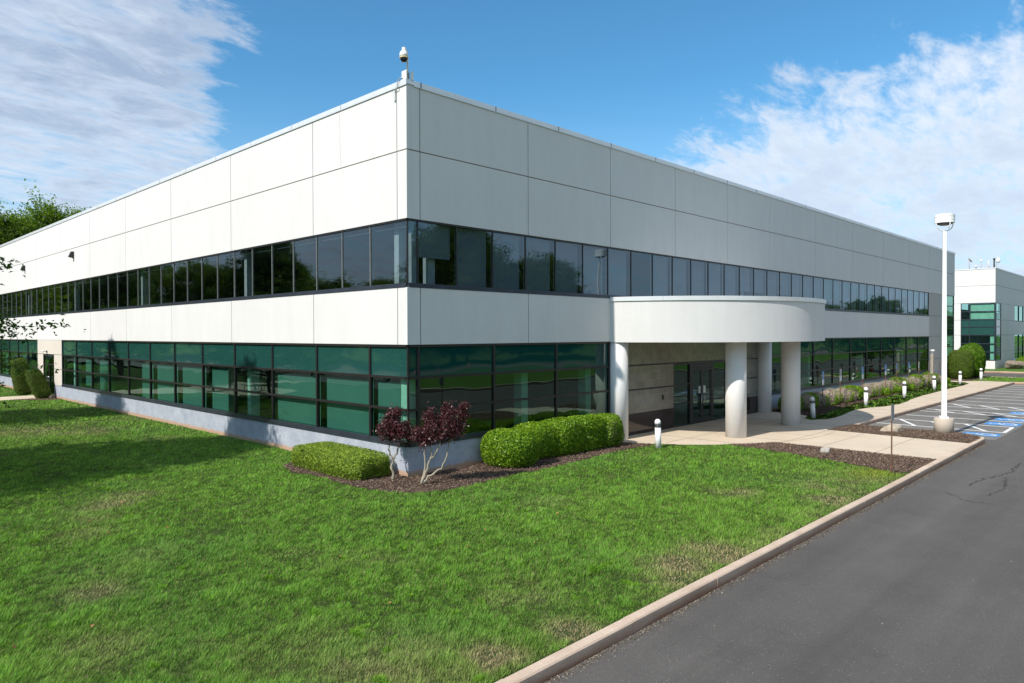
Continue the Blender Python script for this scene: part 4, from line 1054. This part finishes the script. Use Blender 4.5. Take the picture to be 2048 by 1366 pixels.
# ------------------------------------------------------------------ planting
def core(name, parent, fn, mat, seg=(36, 20)):
    vs = []; fs = []
    nu, nv = seg
    for j in range(nv+1):
        for i in range(nu):
            th = math.pi*j/nv; ph = 2*math.pi*i/nu
            vs.append(fn(np.array([math.sin(th)*math.cos(ph), math.sin(th)*math.sin(ph), math.cos(th)])))
    for j in range(nv):
        for i in range(nu): fs.append((j*nu+i, (j+1)*nu+i, (j+1)*nu+(i+1) % nu, j*nu+(i+1) % nu))
    mb = MB(); mb.add(vs, fs, True); return mb
def shape_fn(half, p, seed, lump=.06, cz=None, top=0):
    """superellipsoid half sizes with noise; returns vectorised direction->point"""
    rg = np.random.default_rng(seed); ks = rg.normal(size=(9, 3))*3.2; phs = rg.uniform(0, 6.28, 9)
    half = np.array(half)
    def fn(d, shrink=1.0):
        d = np.atleast_2d(d); q = (np.abs(d)**p).sum(1)**(1/p); r = 1/q
        nz = sum(np.sin(d@k+a) for k, a in zip(ks, phs))/9*2.2
        return d*half*(r*(1+lump*nz)*shrink)[:, None]+np.array([0, 0, half[2] if cz is None else cz])
    return fn
def shrub(name, loc, half, p, mat, n, leaf, label, cat, group=None, seed=1, lump=.06, twig=None, tilt=(0, 0, 0), flat=0, tone_bias=0, depth=.12, aspect=.55, foliage='foliage', clump=.5, wind=0):
    o = empty(name, loc, label, cat, group); o.rotation_euler = tilt
    rg = np.random.default_rng(seed); fn = shape_fn(half, p, seed, lump)
    d = unit(rg.normal(size=(n, 3))); d = d[d[:, 2] > -.97]; n = len(d)
    dp = rg.random(n)**1.5*depth/min(half); P = fn(d, 1.0)
    c0 = np.array([0, 0, half[2]]); P = P-unit(P-c0)*(dp*min(half)+rg.normal(size=n)*.008)[:, None]
    keep = P[:, 2] > .02; P = P[keep]; dp = dp[keep]; d = d[keep]; n = len(P)
    nr = unit(unit((P-c0)/np.array(half)**2)+rg.normal(size=(n, 3))*.7)
    V = leaves(P, nr, leaf, rg, aspect)
    cln = sum(np.sin(P@k+a) for k, a in zip(rg.normal(size=(8, 3))*9, rg.uniform(0, 6, 8)))/8
    tone = np.clip(.5+tone_bias+.32*rg.normal(size=n)*.7+clump*.35*cln, 0, 1)
    np_mesh(foliage, V, 4, mat, o, attr=tone)
    cm_ = core('c', o, lambda q: tuple(fn(q, 1-depth/min(half)*.75)[0]), mat)
    cm_.v = [(a, b, max(.02, c)) for a, b, c in cm_.v]
    co_ = cm_.build('inner_core', 'twigbase' if mat == 'twig' else mat, o)  # solid core that blocks see-through between the leaves
    at = co_.data.attributes.new('tone', 'FLOAT', 'POINT'); at.data.foreach_set('value', np.full(len(co_.data.vertices), .12, np.float32))  # low tone paints the shade inside the shrub into the core
    return o
# low clipped yew hedge at the left of the corner
shrub('yew_hedge', (-.80, 2.25, 0), (.66, 1.8, .335), 9, 'yew', 40000, .06, 'low flat topped clipped yew hedge left of the building corner', 'hedge', seed=11, lump=.045, depth=.14, aspect=.32, clump=.9)
# boxwoods
bx = [((3.3, -.85), (.74, .78, .57), 'big rounded boxwood at the left end of the five clipped boxwoods'),
      ((4.75, -.5), (.82, .6, .56), 'second clipped boxwood from the left, tucked behind the biggest one'),
      ((5.95, -.55), (.82, .64, .59), 'third clipped boxwood from the left, middle of the row'),
      ((7.15, -.55), (.80, .62, .60), 'fourth clipped boxwood from the left, joined to the middle one'),
      ((8.3, -.6), (.68, .64, .57), 'rightmost clipped boxwood with a brown bare patch beside the canopy column')]
for i, ((x, y), hf, lb) in enumerate(bx):
    o = shrub('boxwood', (x, y, 0), hf, 3.6, 'boxwood', 15000, .055, lb, 'shrub', 'clipped boxwoods right of the building corner', seed=31+i, lump=.075, clump=.6)
    if i == 4:
        rg = np.random.default_rng(5); n = 900; P = np.array([-.25, -.56, .62])+rg.normal(size=(n, 3))*np.array([.13, .05, .16]); nr = unit(rg.normal(size=(n, 3)))
        np_mesh('dead_patch', leaves(P, nr, .06, rg, .15), 4, 'twig', o, attr=rg.random(n)*.5)
# planter row
pr = [(23.4, 'g', .42), (24.3, 'g', .4), (25.4, 'b', .42), (26.3, 'g', .4), (27.4, 'b', .46), (28.4, 'b', .45), (29.6, 'b', .48), (30.8, 'b', .5), (32.0, 'm', .5), (33.3, 'g', .47), (34.5, 'b', .45), (35.5, 'b', .46),
      (36.7, 'b', .47), (37.1, 'gs', .24), (37.9, 'b', .42), (39.1, 'b', .5), (39.3, 'gs', .34), (40.1, 'b', .48), (41.3, 'm', .55), (42.3, 'gs', .36), (43.4, 'b', .52), (44.7, 'b', .52), (46.0, 'm', .5), (47.2, 'b', .5), (48.5, 'b', .5), (49.8, 'm', .52), (51.0, 'b', .52), (52.1, 'gs', .3)]
nth = ['first', 'second', 'third', 'fourth', 'fifth', 'sixth', 'seventh', 'eighth', 'ninth', 'tenth', 'eleventh', 'twelfth', 'thirteenth', 'fourteenth', 'fifteenth', 'sixteenth']
cnt = {'b': 0, 'g': 0, 'm': 0, 'gs': 0}; desc = {'b': 'brown half dead rounded shrub', 'g': 'green rounded shrub', 'm': 'brown shrub with fresh green growth', 'gs': 'small bright green low shrub'}
for i, (x, k_, r_) in enumerate(pr):
    lb = '%s %s from the left in the bed behind the bollards' % (nth[cnt[k_]], desc[k_]); cnt[k_] += 1
    y = -.95+.12*math.sin(i*2.3)-(.42 if k_ == 'gs' else 0); zz = {'b': .44, 'g': .42, 'm': .46, 'gs': .25}[k_]
    gp = 'shrubs in the bed along the right facade'
    if k_ in ('g', 'gs'): shrub('rounded_shrub', (x, y, 0), (r_*1.1, r_*1.1, zz), 2.6, 'boxwood', 3800 if k_ == 'g' else 1500, .07, lb, 'shrub', gp, seed=60+i, lump=.09)
    else:
        o = shrub('rounded_shrub', (x, y, 0), (r_*1.05, r_*1.0, zz*.95), 2.4, 'twig', 5200, .085, lb, 'shrub', gp, seed=60+i, lump=.1, aspect=.14, depth=.2, clump=.9)
        rg = np.random.default_rng(90+i); n = 1500 if k_ == 'm' else 500
        fn = shape_fn((r_*1.22, r_*1.15, zz), 2.5, 60+i, .1); d = unit(rg.normal(size=(n, 3))+(np.array([0, 0, 1.6]) if k_ == 'm' else np.array([.8, -1.2, -1.0]))); P = fn(d, 1.02); P = P[P[:, 2] > .03]
        np_mesh('green_growth', leaves(P, unit(rg.normal(size=P.shape)), .07, rg, .6), 4, 'boxwood', o, attr=rg.random(len(P)))['kind'] = 'stuff'
# clipped thujas
shrub('clipped_thuja', (59.2, -1.0, 0), (.98, .95, 1.26), 3.4, 'thuja', 26000, .075, 'smooth clipped column shaped evergreen left of its rounder twin behind the lamp post', 'shrub', 'pair of big clipped evergreens at the far corner', seed=201, lump=.04, aspect=.35)
shrub('clipped_thuja', (62.3, -1.05, 0), (1.2, 1.1, 1.5), 2.7, 'boxwood', 26000, .09, 'taller rounder clipped evergreen right of its twin behind the lamp post', 'shrub', 'pair of big clipped evergreens at the far corner', seed=202, lump=.06, tone_bias=-.25)
shrub('leaning_thuja', (-.75, 41.2, 0), (.52, .52, 1.25), 4.2, 'thuja', 24000, .06, 'tall flat topped clipped evergreen leaning left, left of the glass side door', 'shrub', 'leaning evergreens by the side door', seed=211, lump=.05, tilt=(R_(-7), R_(-9), 0), tone_bias=-.15, aspect=.35, clump=.8)
shrub('leaning_thuja', (-.55, 37.0, 0), (.46, .46, 1.02), 4.0, 'thuja', 22000, .06, 'shorter strongly leaning clipped evergreen in front of the glass side door', 'shrub', 'leaning evergreens by the side door', seed=212, lump=.05, tilt=(R_(-16), R_(-19), 0), tone_bias=-.15, aspect=.35, clump=.8)
shrub('low_shrub', (84.6, -.9, 0), (2.2, .8, .42), 2.6, 'twig', 9000, .12, 'low brownish green spreading shrub at the foot of the neighbouring building', 'shrub', seed=221, lump=.12, aspect=.3)
shrub('low_shrub', (90.5, -1.2, 0), (2.2, 1.0, .6), 2.4, 'boxwood', 9000, .12, 'bright green rounded shrub by the neighbouring building at the right edge', 'shrub', seed=222, lump=.08)

def limb(mb, a, b, r0, r1, rg, n=5, wob=.08):
    a = np.array(a, float); b = np.array(b, float); L = np.linalg.norm(b-a); P = []
    for k in range(n+1):
        t = k/n; p = a+(b-a)*t
        if 0 < k < n: p = p+rg.normal(size=3)*L*wob*.5
        P.append(tuple(p))
    mb.tube(P, [r0+(r1-r0)*k/n for k in range(n+1)], 7, cap=True); return P
# purple leaf plum shrubs
def plum(loc, stems, crown, label, seed):
    o = empty('purple_plum', loc, label, 'shrub', 'purple leaved plum shrubs at the building corner'); rg = np.random.default_rng(seed)
    mb = MB(); tips = []
    for (pts, r_) in stems:
        P = [np.array(p, float) for p in pts]
        Q = []
        for a, b in zip(P, P[1:]):
            for k in range(4): Q.append(a+(b-a)*k/4+rg.normal(size=3)*.018)
        Q.append(P[-1]); mb.tube([tuple(q) for q in Q], [r_*(1-.6*k/(len(Q)-1)) for k in range(len(Q))], 7)
        tips += [Q[-1], Q[-3], Q[-5]]
    cents = []
    for (cx, cy, cz, rx, ry, rz_, nc) in crown:
        for k in range(nc):
            d = unit(rg.normal(size=3))*rg.random()**.4; cents.append((cx+d[0]*rx, cy+d[1]*ry, cz+d[2]*rz_))
    cents = np.array(cents)
    for c_ in cents:
        t = min(tips, key=lambda q: np.linalg.norm(q-c_)+rg.random()*.1); limb(mb, t, c_, .011, .004, rg, 4, .16)
    mb.build('stems', 'palebark', o)
    n = 100; P = np.repeat(cents, n, 0)+rg.normal(size=(len(cents)*n, 3))*np.array([.07, .07, .085])
    # upright shoots
    nr = unit(rg.normal(size=P.shape)+np.array([0, 0, .3])); V = leaves(P, nr, .062, rg, .5)
    np_mesh('foliage', V, 4, 'plum', o, attr=np.clip(.45+.3*rg.normal(size=len(P)), 0, 1)); return o
# local x ~ camera right (.69,-.72), use world coords
def W(r, f, z): return (rt[0]*r+fw[0]*f, rt[1]*r+fw[1]*f, z)
plum((-.5, .02, 0), [([(0, 0, 0), W(.0, 0, .35), W(-.03, 0, .62)], .045), ([W(-.03, 0, .6), W(-.1, .05, .85), W(-.08, .05, 1.2)], .03), ([W(-.03, 0, .55), W(.12, 0, .8), W(.2, .05, 1.1), W(.1, .05, 1.4)], .03)],
     [(*W(-.12, 0, 1.45), .36, .36, .30, 26), (*W(.28, 0, 1.35), .36, .34, .24, 22), (*W(.02, 0, 1.78), .17, .17, .2, 10)], 'purple leaved plum shrub, left one, with upright trunk at the building corner', 301)
plum((-.38, -1.05, 0), [([(0, 0, 0), W(.14, 0, .35), W(.3, 0, .75), W(.26, .05, 1.05)], .04), ([(0, 0, 0), W(.2, .05, .22), W(.55, .05, .45), W(.72, .1, .8), W(.75, .1, 1.1)], .034), ([(0, 0, 0), W(.12, .1, .5), W(.08, .1, .95), W(.0, .1, 1.2)], .03), ([W(.3, 0, .7), W(.5, 0, 1.0), W(.62, 0, 1.35)], .024)],
     [(*W(.05, .05, 1.3), .30, .3, .2, 20), (*W(.5, .05, 1.5), .42, .36, .28, 38), (*W(.85, .1, 1.55), .34, .3, .32, 26), (*W(1.12, .1, 1.95), .07, .07, .28, 9), (*W(.72, .1, 1.95), .12, .12, .18, 8), (*W(.28, 0, 1.85), .12, .12, .15, 6)],
     'purple leaved plum shrub, right one, with pale spreading stems in front of the corner', 302)

# trees
def make_tree(seed, H, cb, R, lobes, leaf, per, mat, style='round', barkm='bark', tr=.16, name='tree', jit=.055, twigs=False):
    """returns object (empty) with trunk and crown; H height, cb crown base, R radius"""
    rg = np.random.default_rng(seed); o = bpy.data.objects.new(name, None); COL.objects.link(o)
    mb = MB(); topz = H*.86
    tp = limb(mb, (0, 0, -.05), (rg.normal()*.15, rg.normal()*.15, topz), tr, tr*.18, rg, 8, .012)
    cents = []
    for k in range(lobes):
        t = (k+.5)/lobes; z = cb+(H-cb)*(t**.9)
        if style == 'oak': rr_ = R*(1.0 if t < .22 else max(.05, (1-(t-.22)/.78))**1.15)
        else: rr_ = R*max(.12, math.sin(math.pi*(.12+.85*t)))**.6
        a = k*2.39996+rg.normal()*.3; q = rr_*(.25+.75*rg.random()**.5)
        cents.append((q*math.cos(a), q*math.sin(a), z+rg.normal()*.25))
    cents = np.array(cents)
    for c_ in cents:
        q = math.hypot(c_[0], c_[1]); za = max(cb*.8, c_[2]-q*(.55 if style != 'oak' else .15)); za = min(za, topz*.97)
        t = za/topz; limb(mb, (0, 0, za), c_, tr*(.42-.3*t), tr*.05, rg, 5, .07)
    sub = 7; s = R*.19 if style != 'oak' else R*.19*np.repeat(np.clip(1.25-1.0*(cents[:, 2]-cb)/(H-cb), .25, 1), sub)[:, None]
    out = cents*np.array([1, 1, .0]); out = unit(out)*R*.095
    C2 = np.repeat(cents+out, sub, 0)+rg.normal(size=(lobes*sub, 3))*s*np.array([1, 1, .62]); C1 = np.repeat(cents, sub, 0)
    if twigs:
        for a_, b_ in zip(C1, C2): mb.tube([tuple(a_), tuple((a_+b_)/2+rg.normal(size=3)*.05), tuple(b_)], [tr*.07, tr*.05, tr*.02], 3, cap=False)
    mb.build('trunk', barkm, o)
    t_ = rg.uniform(.25, 1.08, (len(C2), per, 1)); P = C1[:, None]+(C2-C1)[:, None]*t_
    j = jit*R; P = (P+rg.normal(size=P.shape)*np.array([j, j, j*.7])*(.4+.9*t_)).reshape(-1, 3)
    nr = unit(rg.normal(size=P.shape)+np.array([0, 0, .8])); V = leaves(P, nr, leaf, rg, .5, .15)
    tone = np.clip(.42+.2*rg.normal(size=len(P))+np.repeat(rg.normal(size=len(C2))*.14, per), 0, 1)
    np_mesh('crown', V, 4, mat, o, attr=tone); return o
def put(o, x, y, z, s, rz, label, cat='tree', group=None, sz=None):
    o.location = (x, y, z); o.scale = (s, s, sz or s); o.rotation_euler = (0, 0, rz); return tag(o, label, cat, group)
gA = 'young oaks on the west lawn'
tA = make_tree(401, 14.2, 2.3, 4.3, 220, .15, 84, 'leaf', 'oak', tr=.17, name='oak_tree', jit=.03, twigs=True)
put(tA, -12.65, 10.0, 0, 1, 0, 'young oak whose branch tips reach in at the left edge of the picture', 'tree', gA)
for x, y, s, rz, lb in ((-9.0, 26.1, .82, 1.2, 'young oak mirrored in the west windows beside the picnic tables'), (-9.7, 56.3, .95, 2.6, 'young oak mirrored in the west windows near the side door'), (-9.6, 41.8, .8, 4.1, 'smaller young oak behind the patio seen mirrored in the upper west windows')):
    if y < 42 and y > 40: continue
    put(copy_tree(tA), x, y, 0, s, rz, lb, 'tree', gA)
bgA = make_tree(411, 18, 3.0, 6.2, 170, .24, 60, 'leafbright', 'round', tr=.3, name='background_tree')
bgB = make_tree(412, 15, 2.0, 5.6, 150, .24, 60, 'leafbright', 'round', tr=.28, name='background_tree')
bgC = make_tree(413, 11, 1.5, 4.6, 110, .22, 55, 'leafbright', 'round', tr=.22, name='background_tree')
used = set()
def bg(src, x, y, s, lb, grp):
    o = src if src.name not in used else copy_tree(src)
    used.add(src.name); put(o, x, y, -.2, s, (x*1.7+y) % 6.28, lb, 'tree', grp)
g1 = 'tall trees behind the left end of the building'
bg(bgA, -3.5, 80, 1.08, 'tall dark tree cut by the left edge behind the roof', g1)
bg(bgB, 4.5, 84, 1.2, 'bright green tree in the middle of the group behind the roof', g1)
bg(bgB, 12.8, 88, 1.31, 'light green tree at the right end of the group behind the roof', g1)
bg(bgA, 1.0, 92, 1.0, 'dark tree behind the gap between the roof trees', g1)
bg(bgA, 9.5, 97, 1.04, 'dark tree set back behind the bright trees over the roof', g1)
bg(bgB, 22.5, 92, 1.2, 'lowest tree crown dipping behind the roofline', g1)
g3 = 'trees seen only mirrored in the right windows'
i = 0
for src, x, y, s in ((bgA, 33, -52, .95), (bgB, 41, -57, 1.05), (bgA, 47, -52, .98), (bgA, 55, -58, 1.0), (bgB, 62, -54, .95), (bgA, 70, -56, .85), (bgB, 78, -60, .82), (bgA, 26, -58, .9), (bgC, 90, -58, .8), (bgC, 102, -56, .75), (bgC, 118, -50, .8), (bgC, 128, -54, .9),
                  (bgB, 142, -48, .75), (bgC, 152, -44, .9), (bgC, 164, -42, 1.0), (bgB, 178, -40, .8), (bgC, 190, -34, .9), (bgC, 205, -32, .9)):
    bg(src, x, y, s, 'leafy roadside tree seen only as a reflection in the right facade windows', g3)
g4 = 'trees seen only mirrored in the west windows'
for src, x, y, s in ((bgC, -46, 42, .95), (bgB, -48, 52, .75), (bgC, -46, 61, 1.0), (bgA, -49, 70, .66), (bgB, -47, 79, .8), (bgC, -46, 88, 1.15), (bgA, -48, 97, .9), (bgA, -49, 107, 1.0), (bgB, -47, 117, 1.1), (bgA, -46, 127, 1.0), (bgB, -40, 137, 1.2), (bgA, -30, 142, 1.1),
                  (bgA, -20, 138, 1.1), (bgB, -12, 130, 1.1), (bgC, -48, 30, .9), (bgA, -5, 105, .9)):
    bg(src, x, y, s, 'leafy tree beyond the west car park seen only as a reflection in the west windows', g4)
t5 = make_tree(421, 7, 1.8, 2.8, 60, .22, 34, 'leaf', 'round', tr=.13, name='roadside_tree')
put(t5, 66.0, -8.4, -.1, 1, 0, 'spreading young tree on the far verge mirrored in the far ground floor windows', 'tree')
t6 = make_tree(422, 6.2, 1.6, 2.0, 55, .2, 36, 'leafbright', 'round', tr=.12, name='ornamental_tree')
put(t6, 88.2, -5.1, 0, 1, 0, 'small green tree at the right edge in front of the neighbouring building', 'tree')

# ------------------------------------------------------------------ sun and sky
SUN_EL = 43.0
sd = np.array([-math.cos(R_(SUN_EL)), .012, math.sin(R_(SUN_EL))])   # towards the sun
sl = bpy.data.lights.new('sun', 'SUN'); sl.energy = 4.35; sl.angle = R_(.53); sl.color = (1, .94, .86)
so = bpy.data.objects.new('sun', sl); COL.objects.link(so); so.rotation_euler = Vector(sd).to_track_quat('Z', 'Y').to_euler()
wd = bpy.data.worlds.new('World'); S.world = wd; wd.use_nodes = True; nt = wd.node_tree
for n_ in list(nt.nodes): nt.nodes.remove(n_)
sky = N(nt, 'ShaderNodeTexSky', sky_type='NISHITA'); sky.sun_disc = False; sky.sun_elevation = R_(SUN_EL)
sky.sun_rotation = math.atan2(sd[0], sd[1]); sky.air_density = 1.0; sky.dust_density = .6; sky.ozone_density = 2.5
g = N(nt, 'ShaderNodeNewGeometry') if False else N(nt, 'ShaderNodeTexCoord')
dirv = g.outputs['Generated']
def mth(op, a, b=None, c=None, clamp=False):
    m = N(nt, 'ShaderNodeMath', operation=op); m.use_clamp = clamp
    for i, v in enumerate((a, b, c)):
        if v is None: continue
        if isinstance(v, (int, float)): m.inputs[i].default_value = v
        else: nt.links.new(v, m.inputs[i])
    return m.outputs[0]
def dot(v):
    d = N(nt, 'ShaderNodeVectorMath', operation='DOT_PRODUCT'); nt.links.new(dirv, d.inputs[0]); d.inputs[1].default_value = v; return d.outputs['Value']
def sstep(x, lo, hi):
    m = N(nt, 'ShaderNodeMapRange', interpolation_type='SMOOTHSTEP'); nt.links.new(x, m.inputs[0]); m.inputs[1].default_value = lo; m.inputs[2].default_value = hi; return m.outputs[0]
F_ = dot((fw[0], fw[1], 0)); Rr = dot((rt[0], rt[1], 0)); Zz = dot((0, 0, 1))
Fp = mth('MAXIMUM', F_, .05); u = mth('DIVIDE', Rr, Fp); v = mth('DIVIDE', Zz, Fp)
front = sstep(F_, .05, .3)
# cloud layer coordinates: the direction projected on a flat layer overhead
zc = mth('ADD', mth('MAXIMUM', Zz, 0), .20)
dv = N(nt, 'ShaderNodeVectorMath', operation='SCALE'); nt.links.new(dirv, dv.inputs[0]); nt.links.new(mth('DIVIDE', 1, zc), dv.inputs['Scale'])
def layer(rot, scl, loc, sc_, det, rough, dist):
    m = N(nt, 'ShaderNodeMapping'); m.inputs['Rotation'].default_value = (0, 0, R_(rot)); m.inputs['Scale'].default_value = scl; m.inputs['Location'].default_value = loc
    nt.links.new(dv.outputs[0], m.inputs['Vector']); return noise(nt, sc_, det, rough, m.outputs[0], dist).outputs['Fac']
nA = layer(30, (1, 1.25, 0), (2.3, 1.1, 0), 1.5, 10, .62, .25)
nB = layer(-40, (1.0, 1.9, 0), (3, 7, 1), 4.2, 9, .66, .35)
nC = layer(0, (1, 1, 0), (9, 2, 4), .9, 5, .6, 0)
warp = mth('MULTIPLY_ADD', nB, .55, mth('MULTIPLY_ADD', nC, .9, -.72))
left_c = sstep(mth('ADD', mth('MULTIPLY_ADD', u, -1, mth('MULTIPLY', v, -.38)), mth('MULTIPLY', warp, .30)), .19, .37)
hgt = mth('ADD', mth('SUBTRACT', mth('MULTIPLY_ADD', u, .42, .15), v), mth('MULTIPLY', warp, .24))
right_c = mth('MULTIPLY', sstep(hgt, -.10, .09), sstep(u, .05, .25))
cov = mth('MAXIMUM', left_c, right_c)
cov = mth('ADD', mth('MULTIPLY', cov, front), mth('MULTIPLY', mth('SUBTRACT', 1, front), .78))
nD = layer(-25, (1.0, 2.6, 0), (5, 1, 2), 9.0, 6, .6, .2)
nn = mth('ADD', mth('MULTIPLY_ADD', nA, .38, mth('MULTIPLY', nD, .24)), mth('MULTIPLY', nB, .38))
dens = sstep(mth('ADD', nn, mth('MULTIPLY', cov, .27)), .59, .81)
dens = mth('MULTIPLY', dens, sstep(cov, .0, .18))
thick = sstep(mth('MULTIPLY_ADD', nB, .45, mth('MULTIPLY', nA, .6)), .44, .64)
tintm = mixc(nt, 1., sky.outputs[0], (.47, .92, 1.05), 'MULTIPLY')
CB = 6.6
lit = (CB*.84, CB*.89, CB*.97); shd = (CB*.54, CB*.64, CB*.80)
shl = (CB*.36, CB*.46, CB*.62); litl = (CB*.72, CB*.79, CB*.90)
ccR = mixc(nt, mth('MULTIPLY', thick, .75), lit, shd); ccL = mixc(nt, thick, litl, shl)
ccol = mixc(nt, left_c, ccR, ccL)
fin = mixc(nt, mth('MULTIPLY', dens, .92), tintm, ccol)
# pale band of distant haze low over the horizon
hz = mth('MULTIPLY', sstep(mth('ABSOLUTE', Zz), .34, .0), .62)
fin = mixc(nt, hz, fin, (CB*.56, CB*.68, CB*.84))
bgn = N(nt, 'ShaderNodeBackground'); bgn.inputs['Strength'].default_value = .13; nt.links.new(fin, bgn.inputs['Color'])
wo = N(nt, 'ShaderNodeOutputWorld'); LK(nt, bgn, 0, wo, 0)

# ------------------------------------------------------------------ camera
def nrm(v): v = np.array(v, float); return v/np.linalg.norm(v)
fpx = 1423.9
X = nrm([2408-1024, 663.5-683, fpx]); Yv = nrm([-441-1024, 672-683, fpx]); Zv = nrm(np.cross(X, Yv)); Yv = np.cross(Zv, X)
Rm = np.stack([X, Yv, Zv], 1)       # world -> camera (x right, y down, z forward)
cam = bpy.data.cameras.new('camera'); cam.sensor_width = 36; cam.lens = fpx/2048*36; cam.clip_end = 3000; cam.clip_start = .05
cob = bpy.data.objects.new('camera', cam); COL.objects.link(cob); S.camera = cob
rr_, uu, ff = Rm.T@[1, 0, 0], Rm.T@[0, -1, 0], Rm.T@[0, 0, 1]
cob.matrix_world = Matrix(((rr_[0], uu[0], -ff[0], CAM[0]), (rr_[1], uu[1], -ff[1], CAM[1]), (rr_[2], uu[2], -ff[2], CAM[2]), (0, 0, 0, 1)))

S.render.engine = 'CYCLES'
S.cycles.max_bounces = 8; S.cycles.transparent_max_bounces = 12; S.cycles.glossy_bounces = 4
S.view_settings.view_transform = 'Standard'; S.view_settings.look = 'None'; S.view_settings.exposure = 0.35; S.view_settings.gamma = 1
